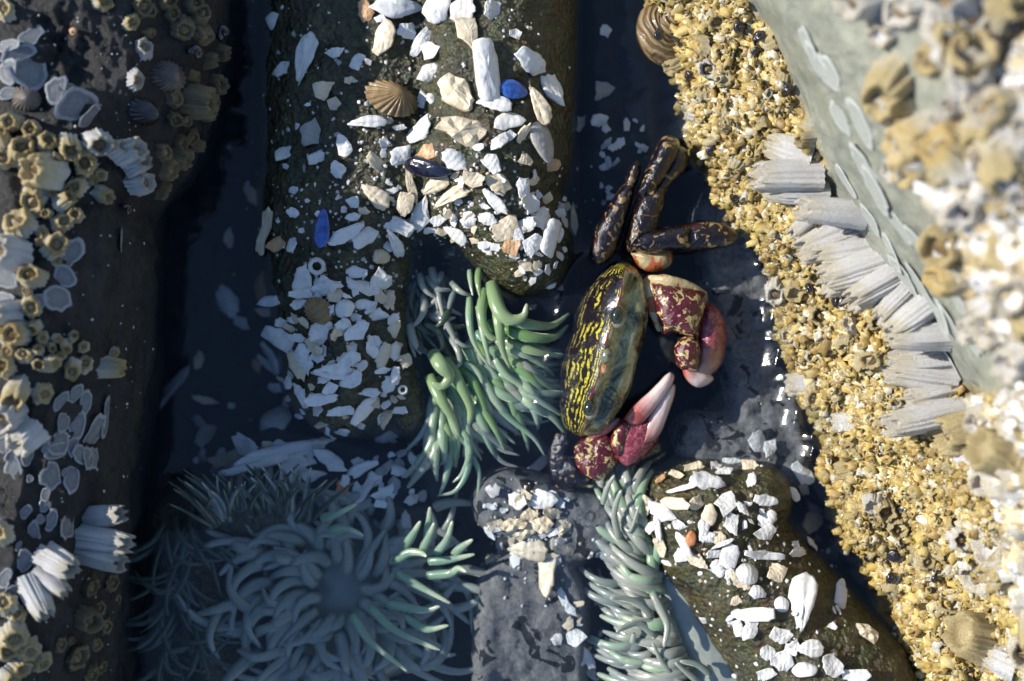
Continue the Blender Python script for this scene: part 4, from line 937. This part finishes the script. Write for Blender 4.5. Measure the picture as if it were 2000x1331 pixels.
for (u, v, d), fn, ax in (((110, 170, 190), z2, (-0.5, 0.2, 1)), ((90, 490, 150), z2, (-0.6, 0, 1)), ((70, 1060, 180), z2, (-0.2, -0.3, 1)), ((180, 1160, 200), z2, (-0.3, -0.7, 1)),
                          ((700, 880, 150), z1, (1, 0.5, 0.7)), ((640, 870, 120), z1, (1, 0.4, 0.6)), ((760, 1040, 130), z1, (1, 0, 0.5)), ((540, 800, 150), z1, None), ((740, 940, 120), z1, (1, 0.2, 0.6)),
                          ((270, 610, 150), z3, (1, -0.45, 0.45)), ((500, 500, 140), z3, (1, -0.1, 0.4)), ((520, 390, 120), z3, (1, 0.1, 0.4)), ((500, 590, 130), z3, (1, -0.15, 0.4)), ((240, 700, 120), z3, (0.9, -0.7, 0.4)), ((170, 760, 130), z3, (0.5, -0.9, 0.5))):
    barnacle(SL, *fn(u, v), d / 2.9, 'banwl' if fn is z3 else 'banwc', *GW, axis=ax, lift=0.1)
GR = ('straw open mouthed barnacle', 'bottom left corner barnacles')
for u, v, d in ((15, 470, 150), (90, 950, 120), (70, 1050, 150), (150, 1140, 140), (30, 890, 130), (100, 1240, 130), (230, 1210, 120), (20, 1150, 130), (30, 1290, 130)):
    barnacle(SL, *z3(u, v), d / 2.952, 'banv', *GR, lift=0.12)
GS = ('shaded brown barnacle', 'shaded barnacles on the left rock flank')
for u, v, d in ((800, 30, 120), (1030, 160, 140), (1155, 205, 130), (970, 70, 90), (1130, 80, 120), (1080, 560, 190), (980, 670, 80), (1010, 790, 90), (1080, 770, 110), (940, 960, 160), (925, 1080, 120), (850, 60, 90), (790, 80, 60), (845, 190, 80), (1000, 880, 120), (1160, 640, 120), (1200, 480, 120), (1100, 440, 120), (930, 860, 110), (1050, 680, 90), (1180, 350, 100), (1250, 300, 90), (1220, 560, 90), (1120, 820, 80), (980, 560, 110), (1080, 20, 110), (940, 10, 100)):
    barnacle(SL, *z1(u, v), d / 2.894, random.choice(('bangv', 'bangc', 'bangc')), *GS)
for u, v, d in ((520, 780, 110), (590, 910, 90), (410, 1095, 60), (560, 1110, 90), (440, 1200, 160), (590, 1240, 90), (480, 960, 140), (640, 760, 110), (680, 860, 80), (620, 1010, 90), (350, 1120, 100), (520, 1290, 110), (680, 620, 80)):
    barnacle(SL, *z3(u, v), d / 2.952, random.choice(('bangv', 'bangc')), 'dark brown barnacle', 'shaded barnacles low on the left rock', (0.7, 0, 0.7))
for (u, v), d, lb in (((740, 130), 110, 'small cream fluted barnacle alone near the top of the left rock'), ((815, 275), 110, 'grey star shaped barnacle with cream mouth on the left rock'), ((770, 455), 115, 'grey star shaped barnacle below the others on bare left rock')):
    barnacle(SL, *z1(u, v), d / 2.894, 'banv' if d == 110 and v == 130 else 'banwv', lb, None)

# right rock
GC = ('tall white fluted barnacle', 'white fluted barnacles under the grey face')
for px, py, d, ax in ((1668, 420, 60, (-1, 0.1, 0.15)), (1665, 455, 66, (-1, -0.1, 0.15)), (1690, 490, 60, (-1, -0.2, 0.15)), (1715, 520, 60, (-1, -0.3, 0.15)), (1745, 545, 56, (-0.9, -0.4, 0.15)), (1770, 575, 50, (-0.7, -0.5, 0.15)), (1805, 600, 56, (-0.5, -0.5, 0.15)), (1835, 655, 60, (-1, 0.1, 0.15)), (1840, 695, 60, (-1, 0, 0.15)), (1845, 735, 66, (-1, -0.1, 0.15)), (1855, 765, 66, (-1, -0.2, 0.15)), (1850, 805, 70, (-0.9, -0.3, 0.15)), (1585, 345, 60, (-1, -0.1, 0.15)), (1600, 375, 60, (-1, 0, 0.15)), (1575, 305, 56, (-1, 0.2, 0.15)), (1610, 405, 44, (-0.6, -0.6, 0.15))):
    barnacle(SR, px, py, d, 'banwl', *GC, axis=ax, lift=0.12)
def on_right(n, x0, x1, y0, y1, dmin, dmax, keys, label, group, cond, tries=40, axis=None):
    for i in range(n):
        for _ in range(tries):
            px, py = random.uniform(x0, x1), random.uniform(y0, y1)
            if cond(px, py): break
        else: continue
        barnacle(SR, px, py, random.uniform(dmin, dmax), random.choice(keys), label, group, axis=axis, valves=random.random() < 0.7, lift=0.05)
bank_x = lambda y: np.interp(y, [0, 60, 170, 280, 390, 600, 760, 900, 1100, 1331], [1225, 1250, 1330, 1350, 1445, 1510, 1555, 1610, 1715, 1790])
crease_x = lambda y: np.interp(y, [0, 60, 170, 280, 390, 600, 760, 900, 1100, 1331], [1460, 1510, 1560, 1595, 1640, 1790, 1890, 1990, 2100, 2200])
on_right(70, 1250, 1990, 0, 1331, 26, 50, ('banov', 'banoc', 'banov', 'banwc'), 'ochre barnacle in the crust', 'larger barnacles in the ochre crust', lambda x, y: bank_x(y) + 12 < x < min(crease_x(y) - 10, 1900))
grey_r = lambda y: np.interp(y, [0, 100, 200, 300, 400, 500, 600, 700, 760], [1600, 1640, 1690, 1710, 1740, 1790, 1850, 1880, 1890])
on_right(72, 1590, 2040, -20, 800, 44, 100, ('banwc', 'banwc', 'banoc', 'banwv', 'banwv', 'banov', 'banc'), 'blurred barnacle', 'blurred barnacles on the upper right rock', lambda x, y: x > grey_r(y) + 45)
on_right(30, 1840, 2040, 780, 1331, 40, 90, ('banwc', 'banwv', 'banoc'), 'blurred white barnacle', 'blurred barnacles at the lower right edge', lambda x, y: x > 1850 + (y - 780) * 0.12)

# the crust: thousands of tiny barnacles, beyond picking apart
def crust(name, n, cond, surf_idx, smin, smax, label, cols, tall=1.0):
    V, F, C = [], [], []
    ids = rng.choice(surf_idx, n); P0 = SR.P[ids] + rng.normal(0, 0.03, (n, 3)); N0 = SR.N[ids] + rng.normal(0, 0.34, (n, 3)) + np.array((-0.25, 0, 0))
    N0 /= np.linalg.norm(N0, axis=1, keepdims=True)
    clump = vnoise(P0 * 0.9, 88); keep = []
    k = 7; a = np.arange(k) * 2 * math.pi / k
    for P, N, cl in zip(P0, N0, clump):
        s = random.uniform(smin, smax) * (1 + 0.5 * max(0, cl)); h = s * random.uniform(0.5, 2.4) * tall
        x = np.cross(N, (0.31, 0.2, 0.9)); x /= np.linalg.norm(x) + 1e-9; y = np.cross(N, x)
        b = len(V); c = np.array(random.choice(cols)) * random.uniform(0.65, 1.15) * (1 + 0.15 * cl)
        ell = random.uniform(0.55, 1.0); sp = random.random() * 6
        d = np.cos(a + sp)[:, None] * x + ell * np.sin(a + sp)[:, None] * y
        wv = 1 + rng.uniform(-0.22, 0.22, k)[:, None]
        V += list(P - N * s * 0.3 + d * s * wv); C += [c * 0.5] * k  # dark feet under lighter rims paint shade into the gaps
        top = P + N * h
        V += list(top + d * s * (0.5 + 0.25 * ell) * wv + N * rng.uniform(-0.35, 0.35, k)[:, None] * s); C += [np.minimum(c * 1.15, 0.85)] * k
        V.append(P + N * h * random.uniform(-0.1, 0.7)); C.append(c * 0.3)  # dark centre paints shade into the hollow mouth
        for j in range(k):
            q = (j + 1) % k
            F.append([b + j, b + q, b + k + q, b + k + j]); F.append([b + k + j, b + k + q, b + 2 * k])
    return link(name, mkmesh(name, V, F, MT['crust'], True, {'col': np.clip(np.array(C), 0, 0.85)}), None, label, 'barnacle', None, 'stuff')
sc_ = SR.S; vis = (sc_[:, 0] < 2150) & (sc_[:, 1] > -120) & (sc_[:, 1] < 1450) & (SR.P[:, 2] > -0.1)
och = [(0.50, 0.375, 0.12), (0.47, 0.335, 0.09), (0.53, 0.41, 0.155), (0.57, 0.47, 0.25), (0.40, 0.265, 0.07), (0.64, 0.58, 0.43), (0.32, 0.21, 0.06), (0.50, 0.37, 0.12)]
pal = [(0.70, 0.62, 0.46), (0.74, 0.71, 0.64), (0.60, 0.48, 0.28), (0.78, 0.76, 0.73), (0.78, 0.76, 0.74), (0.50, 0.38, 0.2)]
low = np.where(vis & (BARE < 0.35) & (CR.ravel() < 4.2))[0]; low2 = np.where(vis & (BARE < 0.35) & (CR.ravel() < 7.2) & (sc_[:, 1] > 760))[0]; hi = np.where(vis & (BARE < 0.3) & (CR.ravel() > 4.5))[0]
crust('barnacle_crust', 15000, None, np.concatenate([low, low2]), 0.038, 0.10, 'dense ochre crust of tiny barnacles on the sunlit right rock', och)
crust('barnacle_crust', 4200, None, hi, 0.06, 0.15, 'blurred pale crust of barnacles on the upper right rock', pal)

# scars left by fallen barnacles: flat pieces of the rock walls
def scar(surf, root, px, py, w, hgt, ang, mat):
    P, N = surf.at(px, py, 5); n = 16; th = np.linspace(0, 2 * math.pi, n, endpoint=False); V, F, t = [], [], []
    rr = 1 + 0.12 * np.sin(2 * th + random.random() * 6) + 0.08 * np.sin(3 * th + random.random() * 6) + rng.normal(0, 0.09, n)
    for r, z, tt in ((1.06, -0.03, 0.3), (1.0, 0.03, 1), (0.9, 0.045, 1), (0.75, 0.02, 0.3), (0.4, 0.02, 0.45)):
        for a, q in zip(th, rr): V.append((r * q * math.cos(a), r * q * math.sin(a) * hgt / w, z * 40 / w)); t.append(tt)
    for k in range(4):
        for j in range(n): F.append([k * n + j, k * n + (j + 1) % n, (k + 1) * n + (j + 1) % n, (k + 1) * n + j])
    F.append([4 * n + j for j in range(n)])
    o = link('barnacle_scar', mkmesh('barnacle_scar', V, F, mat, True, {'t': t}), root)
    s = w / 200 * (CD - P[2]) / CD / max(0.8, abs(N[2]))
    o.matrix_world = frame(P + N * 0.035, N, s, (math.cos(R(ang)), math.sin(R(ang)), 0))
for u, v, w, h, a in ((370, 300, 120, 110, 0), (330, 410, 130, 110, 60), (235, 430, 80, 90, 0), (30, 300, 140, 150, 90), (30, 430, 120, 110, 0), (440, 1130, 150, 70, 80), (540, 1170, 180, 90, 60), (340, 1240, 120, 100, 80), (265, 1265, 55, 45, 90), (420, 1260, 80, 60, 80), (350, 1000, 100, 50, 60), (490, 1010, 110, 60, 80), (600, 1090, 170, 55, 80), (500, 1310, 110, 60, 70), (430, 960, 90, 60, 60), (400, 170, 180, 110, 60), (690, 80, 110, 60, 85), (30, 1230, 100, 70, 70), (150, 1240, 90, 60, 60), (360, 1110, 100, 60, 60), (90, 1290, 90, 70, 30)):
    scar(SL, rock_left, *z2(u, v), w / 2.894, h / 2.894, a, MT['scar'])
for u, v, w, h, a in ((75, 115, 130, 110, 80), (305, 145, 150, 95, 85), (415, 175, 120, 75, 75), (165, 40, 90, 60, 80), (262, 240, 80, 45, 80), (265, 320, 80, 50, 75), (300, 415, 115, 60, 80), (200, 470, 120, 60, 85), (160, 350, 90, 50, 40), (150, 640, 110, 75, 75), (30, 740, 110, 80, 70), (245, 400, 45, 40, 0), (180, 155, 50, 30, 85), (375, 120, 40, 25, 80), (85, 810, 80, 60, 0), (115, 555, 50, 30, 70), (540, 40, 120, 50, 70), (480, 20, 110, 90, 0), (390, 450, 130, 90, 45), (330, 10, 120, 70, 0)):
    scar(SL, rock_left, *z3(u, v), w / 2.952, h / 2.952, a, MT['scar'])
for u, v, w, h, a in ((50, 410, 130, 120, 70), (170, 400, 190, 150, 0), (50, 530, 110, 80, 0), (50, 250, 120, 80, 0), (180, 210, 130, 100, 40), (330, 510, 150, 110, 60), (430, 590, 190, 140, 30), (110, 310, 160, 100, 20), (510, 660, 120, 60, 50), (400, 520, 120, 80, 0)):
    scar(SL, rock_left, *z1(u, v), w / 2.894, h / 2.894, a, MT['scar'])
for px, py, w, h, a in ((1575, 80, 60, 26, -60), (1600, 130, 80, 30, -60), (1622, 145, 70, 28, -60), (1680, 240, 90, 36, -60), (1690, 330, 90, 34, -55), (1710, 375, 90, 34, -55), (1650, 355, 60, 26, -55), (1765, 540, 80, 34, -55), (1740, 490, 70, 30, -55), (1800, 560, 90, 30, -60), (1830, 600, 90, 34, -60), (1860, 640, 70, 30, -60), (1790, 470, 60, 26, -50), (1850, 700, 80, 30, -60), (1700, 430, 60, 24, -55), (1755, 440, 60, 26, -55), (1640, 230, 60, 24, -60), (1880, 560, 60, 30, -60), (1900, 660, 70, 34, -60), (1870, 590, 50, 26, -60)):
    scar(SR, rock_right, px, py, w, h, a, MT['scarg'])
sp = [(random.uniform(60, 300), random.uniform(0, 1331), random.uniform(0.012, 0.035), (0.5, 0.5, 0.47)) for i in range(170)]
specks('barnacle_spat', sp, 'tiny pale barnacle spat dotted over the dark left rock', SL)

# ------------------------------------------------------------------ snails and limpets
def snail_mesh(mat, turns=3.2, cords=0, rise=1.1, seed=0):
    n = 84; k = 14; th = np.linspace(0, 2 * math.pi * turns, n); V, F, t = [], [], []
    g = math.log(2.15) / (2 * math.pi)
    for i, a in enumerate(th):
        q = math.exp(g * (a - th[-1])); c = np.array((0.52 * q * math.cos(a), 0.52 * q * math.sin(a), -rise * q)); rad = np.array((math.cos(a), math.sin(a), 0)); r = 0.5 * q
        for j in range(k):
            b = 2 * math.pi * j / k; rr = r * (1 + (0.05 * math.cos(cords * b) if cords else 0))
            V.append(c + rr * (math.cos(b) * rad + math.sin(b) * np.array((0, 0, 1)))); t.append(((j / k) * 5) % 1)
    for i in range(n - 1):
        for j in range(k): F.append([i * k + j, (i + 1) * k + j, (i + 1) * k + (j + 1) % k, i * k + (j + 1) % k])
    F.append([(n - 1) * k + j for j in range(k)])
    V = np.array(V); V[:, 2] -= V[:, 2].min()
    return mkmesh('sea_snail', V, F, MT[mat], True, {'t': t})
mt_ = M('banded turban shell'); ww = mt_.n.new('ShaderNodeTexWave'); ww.wave_type = 'RINGS'; ww.rings_direction = 'Z'; ww.inputs['Scale'].default_value = 3.2; ww.inputs['Distortion'].default_value = 2.5; mt_.L(mt_.co(), ww.inputs[0])
MT['turb'] = mt_.done(mt_.mix(mt_.ramp(ww.outputs['Fac'], [(0.35, 0.0), (0.7, 1.0)]), (0.13, 0.08, 0.035), mt_.mix(mt_.noise(4, 4), (0.34, 0.23, 0.10), (0.2, 0.16, 0.10))), 0.45, 0.5, mt_.bump(ww.outputs['Fac'], 0.6, 0.08), coat=0.3)
PS = snail_mesh('snail')
o = link('turban_snail', snail_mesh('turb', 3.0, 9, 0.85), None, 'big brown banded turban snail wedged at the top beside the ochre rock', 'snail')
o.matrix_world = frame(W(1268, 92, -0.55), (0.35, 0.3, 0.85), 0.92, (1, 0.3, 0))
o = link('periwinkle_snail', PS, None, 'glossy black snail riding on the banded turban shell', 'snail')
o.matrix_world = frame(W(1283, 74, 0.78), (0.1, 0.2, 1), 0.16, (1, 0.6, 0))
for px, py, d in ((1430, 50, 38), (1492, 78, 34), (1472, 100, 20), (1546, 182, 30), (1395, 298, 24), (1352, 145, 22), (1592, 545, 30), (1650, 588, 34), (1632, 572, 22), (1712, 588, 22), (1724, 608, 24), (1736, 840, 32), (1720, 882, 24), (1612, 830, 28), (1695, 1078, 26), (1746, 1080, 34), (1728, 1100, 26), (1734, 1128, 24), (1822, 1126, 20), (1905, 410, 40), (1912, 310, 40), (1985, 45, 44), (1770, 830, 20), (1440, 385, 22)):
    P, N = SR.at(px, py, 5); o = link('periwinkle_snail', PS, None, spot_label(px, py, d, 'glossy black periwinkle snail', [m_ for m_ in BLM if 'snail' not in m_[2]]), 'snail', 'periwinkles on the right rock')
    s = d / 200 * (CD - P[2]) / CD * 1.15
    n = N + rng.normal(0, 0.35, 3); o.matrix_world = frame(P + N * (0.06), n, s, None, random.uniform(0, 6.28))
LM = limpet_mesh('limp', 22, 0.36)
for px, py, d, lb in ((325, 145, 82, 'grey brown limpet on the upper flank of the left rock'), (52, 195, 62, 'dark brown limpet beside the pale scars at the left edge'), (282, 215, 66, 'nearly black limpet under the grey limpet')):
    P, N = SL.at(px, py, 5); o = link('limpet', LM if px != 282 else limpet_mesh('snail', 18, 0.5), None, lb, 'limpet'); s = d / 100 * (CD - P[2]) / CD
    o.matrix_world = frame(P + N * 0.03, N + np.array((0.1, 0, 0.5)), s, (1, -0.3, 0))
for px, py, d, lb in ((240, 410, 26, 'black snail tucked under the barnacles of the left rock'), (430, 62, 32, 'black snail on the top flank of the left rock'), (375, 105, 34, 'purple black snail next to the grey limpet'), (147, 64, 18, 'tiny orange snail on the rough dark rock')):
    P, N = SL.at(px, py, 5); o = link('sea_snail', PS if 'orange' not in lb else snail_mesh('t'), None, lb, 'snail'); o.matrix_world = frame(P + N * 0.04, N + np.array((0, 0, 0.4)), d / 200 * 1.1, None, random.uniform(0, 6))

# ------------------------------------------------------------------ the crab
crab = thing('shore_crab', W(1190, 700, -0.6), 'striped dark shore crab with red mottled claws half out of the pool', 'crab')
wd = np.array((-0.26, -0.955, -0.14)); wd /= np.linalg.norm(wd)
rt = np.array((0.965, -0.262, 0.0)); rt -= wd * rt.dot(wd); rt /= np.linalg.norm(rt); up = np.cross(rt, -wd); up = up if up[2] > 0 else -up
phi = R(75); fw = math.cos(phi) * rt + math.sin(phi) * up; dn = -math.sin(phi) * rt + math.cos(phi) * up
cc = W(1172, 683, 0.0)
prof = [(-1.15, -0.25), (-1.12, 0.05), (-0.95, 0.30), (-0.7, 0.46), (-0.4, 0.56), (-0.1, 0.61), (0.2, 0.62), (0.5, 0.58), (0.78, 0.49), (0.98, 0.37), (1.06, 0.30), (1.10, 0.26), (1.09, 0.20), (1.0, 0.10),
        (0.95, -0.05), (0.98, -0.22), (0.92, -0.40), (0.72, -0.56), (0.4, -0.66), (0.0, -0.70), (-0.5, -0.62), (-0.95, -0.45)]
V, pv, uv_ = [], [], []; nu = 44; npf = len(prof)
us = np.sin(np.linspace(-1, 1, nu) * math.pi / 2 * 0.985)
for u in us:
    s = (1 - abs(u) ** 2.7) ** 0.5; sf = (1 - abs(u) ** 3.4) ** 0.5
    for k, (f_, d_) in enumerate(prof):
        notch = 0.06 * math.exp(-((abs(u) - 0.5) / 0.14) ** 2) if 9 <= k <= 14 else 0
        tooth = 0.06 * max(0, math.sin(abs(u) * 22)) if k in (10, 11, 12) and abs(u) > 0.66 else 0
        p = cc + wd * u * 1.78 + fw * ((f_ - notch + tooth) * (sf if f_ > 0 else s)) + dn * (d_ * s + 0.02 * math.sin(9 * u + 3 * f_))
        V.append(p); pv.append(k / 22); uv_.append(u)
F = [[i * npf + j, i * npf + (j + 1) % npf, (i + 1) * npf + (j + 1) % npf, (i + 1) * npf + j] for i in range(nu - 1) for j in range(npf)]
F += [list(range(npf))[::-1], [(nu - 1) * npf + j for j in range(npf)]]
body = part('body', V, F, MT['cara'], crab, True, {'p': pv, 'u': uv_})
def limb(name, pts, mat, parent=None, flat=0.8, n=22, sides=14, root=crab):
    C = crom([W(a, b, z) for a, b, z, r in pts], n); q = np.linspace(0, len(pts) - 1, n); r = np.interp(q, np.arange(len(pts)), [p[3] for p in pts])
    for _ in range(2): r[1:-1] = (r[:-2] + 2 * r[1:-1] + r[2:]) / 4
    v, f, t = tube(C, r, sides, flat)
    dv = 0.03 * fbm((v + 3) * 3.5, 91, 2); dv = dv + np.concatenate([np.tile(0.028 * np.cos(2 * np.linspace(0, 2 * math.pi, sides, endpoint=False) + 0.6) + 0.022 * np.cos(3 * np.linspace(0, 2 * math.pi, sides, endpoint=False)), n), [0, 0]]); ctr = np.repeat(C, sides, 0); ctr = np.vstack([ctr, C[:1], C[-1:]]); d = v - ctr; v = v + d * (dv / 0.2)[:, None]
    return part(name, v, f, MT[mat], root, True, {'t': t}, parent)
def on_body(u, k, out=0.0):
    i = int(np.argmin(np.abs(us - u))); return np.array(V[i * npf + k]) + fw * out
def ball(name, c, r, mat, parent, sq=(1, 1, 1)):
    a = np.linspace(0, math.pi, 10); b = np.linspace(0, 2 * math.pi, 16, endpoint=False)
    v = [c + r * (math.sin(x) * math.cos(y) * rt * sq[0] + math.sin(x) * math.sin(y) * wd * sq[1] + math.cos(x) * up * sq[2]) for x in a for y in b]
    f = [[i * 16 + j, i * 16 + (j + 1) % 16, (i + 1) * 16 + (j + 1) % 16, (i + 1) * 16 + j] for i in range(9) for j in range(16)]
    return part(name, v, f, MT[mat], crab, True, {'t': np.zeros(len(v))}, parent)
for u in (-0.46, 0.55):
    c = on_body(u, 11, 0.02)
    st = ball('eye_stalk', c + rt * 0.07, 0.17, 'stalk', None, (0.8, 1.2, 0.6)); ball('eye', c + fw * 0.05 - wd * 0.04, 0.145, 'eye', st, (0.8, 1.15, 0.9))
ball('mouth_plate', on_body(-0.05, 12, -0.02) , 0.15, 'stalk', None, (0.8, 1.0, 0.8))
ball('mouth_plate', on_body(0.12, 12, 0.0), 0.09, 'coxa', None, (0.8, 1.0, 0.8))
def dome(name, zone, pts, z0, hgt, mat, parent=None, z1=None, t0=0.0, t1=1.0, low=0.55, puff=0.02, grow=1.16):
    """a rounded plate of the crab's shell: outline in the photo, its own height and belly; t runs from its first to its farthest point"""
    ox, oy, sc = {'r': (1230, 510, 4.588), 'f': (1060, 480, 2.66), 'l': (1140, 240, 4.435)}[zone]
    O = np.array([(ox + u / sc, oy + v / sc) for u, v in pts]); O = crom(np.vstack([O, O[:1]]), 49)[:-1]; n = len(O); m0 = O.mean(0); e_, ev = np.linalg.eigh(np.cov((O - m0).T)); O = m0 + np.outer((O - m0) @ ev[:, 0] * grow, ev[:, 0]) + np.outer((O - m0) @ ev[:, 1] * (1 + (grow - 1) * 0.35), ev[:, 1])
    c0 = O.mean(0); w_, vec = np.linalg.eigh(np.cov((O - c0).T)); ax = vec[:, 1]; tt = (O - c0) @ ax
    if tt[0] > 0: ax = -ax; tt = -tt
    lo, hi = tt.min(), tt.max(); ce = c0 + np.outer(tt * (1 - math.sqrt(max(w_[0], 1e-6) / w_[1])) * 0.85, ax)
    z1_ = z0 if z1 is None else z1; V, t = [], []
    for r, sg in [(0.0, 1), (0.3, 1), (0.55, 1), (0.75, 1), (0.9, 1), (1.0, 0), (0.9, -1), (0.6, -1), (0.0, -1)]:
        Q = ce + (O - ce) * r; q = (((Q - c0) @ ax) - lo) / (hi - lo)
        z = z0 + (z1_ - z0) * q + sg * hgt * (1 if sg > 0 else low) * math.sqrt(1 - r ** 2.4)
        P = Wa(Q[:, 0], Q[:, 1], z); P = P + puff * fbm(P * 3.3, 77, 3)[:, None] * np.array((0.4, 0.4, 1)) * (1 if r < 1 else 0.4)
        V.append(P); t.append(t0 + (t1 - t0) * q)
    m_ = len(V); F = [[k * n + j, (k + 1) * n + j, (k + 1) * n + (j + 1) % n, k * n + (j + 1) % n] for k in range(m_ - 1) for j in range(n)]
    return part(name, np.vstack(V), F, MT[mat], crab, True, {'t': np.concatenate(t)}, parent)
# claw held at the right
c1 = dome('claw', 'r', [(690, 385), (760, 410), (820, 500), (850, 640), (840, 790), (800, 920), (720, 1010), (620, 1010), (590, 900), (600, 760), (600, 640), (640, 480)], 0.15, 0.5, 'palm')
dome('carpus', 'r', [(200, 200), (300, 195), (450, 235), (600, 275), (668, 335), (655, 440), (630, 560), (600, 680), (540, 672), (470, 650), (390, 632), (320, 655), (285, 570), (250, 460), (222, 340)], 0.55, 0.42, 'claw', c1)
dome('finger', 'r', [(410, 770), (470, 695), (540, 672), (605, 715), (618, 800), (612, 900), (590, 975), (520, 975), (455, 955), (420, 870)], 0.6, 0.3, 'claw', c1)
dome('finger', 'r', [(470, 965), (560, 955), (650, 960), (730, 1030), (740, 1070), (680, 1112), (610, 1125), (540, 1090), (490, 1030)], 0.3, 0.24, 'fing', c1, 0.15)
limb('arm', [(1262, 545, 0.35, 0.07), (1272, 565, 0.6, 0.11), (1276, 600, 0.6, 0.10), (1290, 645, 0.45, 0.06)], 'coxa', c1)
limb('arm', [(1268, 547, 0.5, 0.08), (1300, 550, 0.7, 0.13), (1340, 560, 0.65, 0.12), (1376, 578, 0.5, 0.07)], 'coxa', c1)
# claw reaching across the front
c2 = dome('claw', 'f', [(352, 1040), (375, 960), (420, 905), (470, 880), (530, 890), (595, 880), (610, 940), (575, 1030), (510, 1100), (440, 1140), (395, 1110)], 0.15, 0.26, 'palm', t0=-0.1, t1=0.6, grow=1.12)
dome('finger', 'f', [(500, 1075), (515, 985), (560, 880), (605, 805), (652, 742), (681, 728), (681, 775), (645, 880), (595, 990)], 0.16, 0.2, 'fing', c2, 0.32, t0=0.0)
dome('finger', 'f', [(430, 895), (480, 828), (560, 758), (640, 676), (668, 668), (674, 705), (620, 792), (555, 875), (505, 922), (455, 925)], 0.36, 0.18, 'fing', c2, 0.45, t0=-0.1)
dome('palm_plate', 'f', [(362, 1030), (380, 960), (425, 912), (452, 930), (440, 985), (420, 1050), (390, 1090)], 0.32, 0.13, 'claw', c2)
dome('carpus', 'f', [(165, 1050), (215, 1000), (290, 985), (350, 1010), (385, 1065), (392, 1120), (345, 1175), (290, 1210), (225, 1185), (180, 1130)], 0.08, 0.2, 'claw', c2, puff=0.05)
dome('arm', 'f', [(225, 985), (300, 935), (392, 898), (375, 945), (280, 1005)], 0.15, 0.15, 'fing', c2, t1=0.4)
limb('arm', [(1092, 890, -0.35, 0.14), (1108, 915, -0.15, 0.22), (1128, 925, -0.1, 0.2), (1150, 925, -0.05, 0.12)], 'leg', c2)
# walking legs
lg = dome('leg', 'l', [(85, 1110), (130, 930), (210, 780), (290, 645), (350, 565), (405, 560), (395, 680), (335, 860), (285, 1020), (205, 1150), (120, 1182)], 0.35, 0.32, 'leg', grow=1.42)
dome('leg_segment', 'l', [(345, 600), (395, 430), (440, 348), (482, 370), (472, 465), (420, 575)], 0.35, 0.22, 'leg', lg, grow=1.35)
lg = dome('leg', 'l', [(390, 1085), (402, 960), (450, 780), (505, 660), (585, 600), (670, 580), (685, 650), (645, 800), (605, 950), (505, 1015), (425, 1095)], 0.45, 0.34, 'leg', grow=1.3)
dome('leg_segment', 'l', [(560, 655), (655, 530), (760, 345), (805, 240), (880, 262), (862, 385), (765, 510), (665, 630)], 0.3, 0.3, 'leg', lg, grow=1.35)
lg = dome('leg', 'l', [(470, 610), (540, 440), (620, 275), (680, 155), (735, 130), (800, 172), (798, 285), (720, 425), (640, 545), (525, 645)], 0.4, 0.36, 'leg', grow=1.3)
lg = dome('leg', 'l', [(420, 1065), (520, 972), (700, 932), (900, 905), (915, 985), (905, 1080), (700, 1102), (520, 1115)], 0.55, 0.36, 'leg', grow=1.3)
dome('leg_segment', 'l', [(885, 910), (1040, 888), (1200, 895), (1290, 945), (1320, 985), (1250, 1045), (1080, 1075), (890, 1080)], 0.5, 0.28, 'leg', lg, grow=1.35)
dome('leg_joint', 'l', [(410, 1135), (500, 1100), (650, 1082), (748, 1120), (762, 1200), (700, 1262), (580, 1284), (480, 1235)], 0.3, 0.3, 'coxa')
limb('leg', [(1100, 850, -0.05, 0.12), (1092, 890, -0.15, 0.17), (1100, 940, -0.2, 0.17), (1122, 1005, -0.25, 0.12)], 'leg')
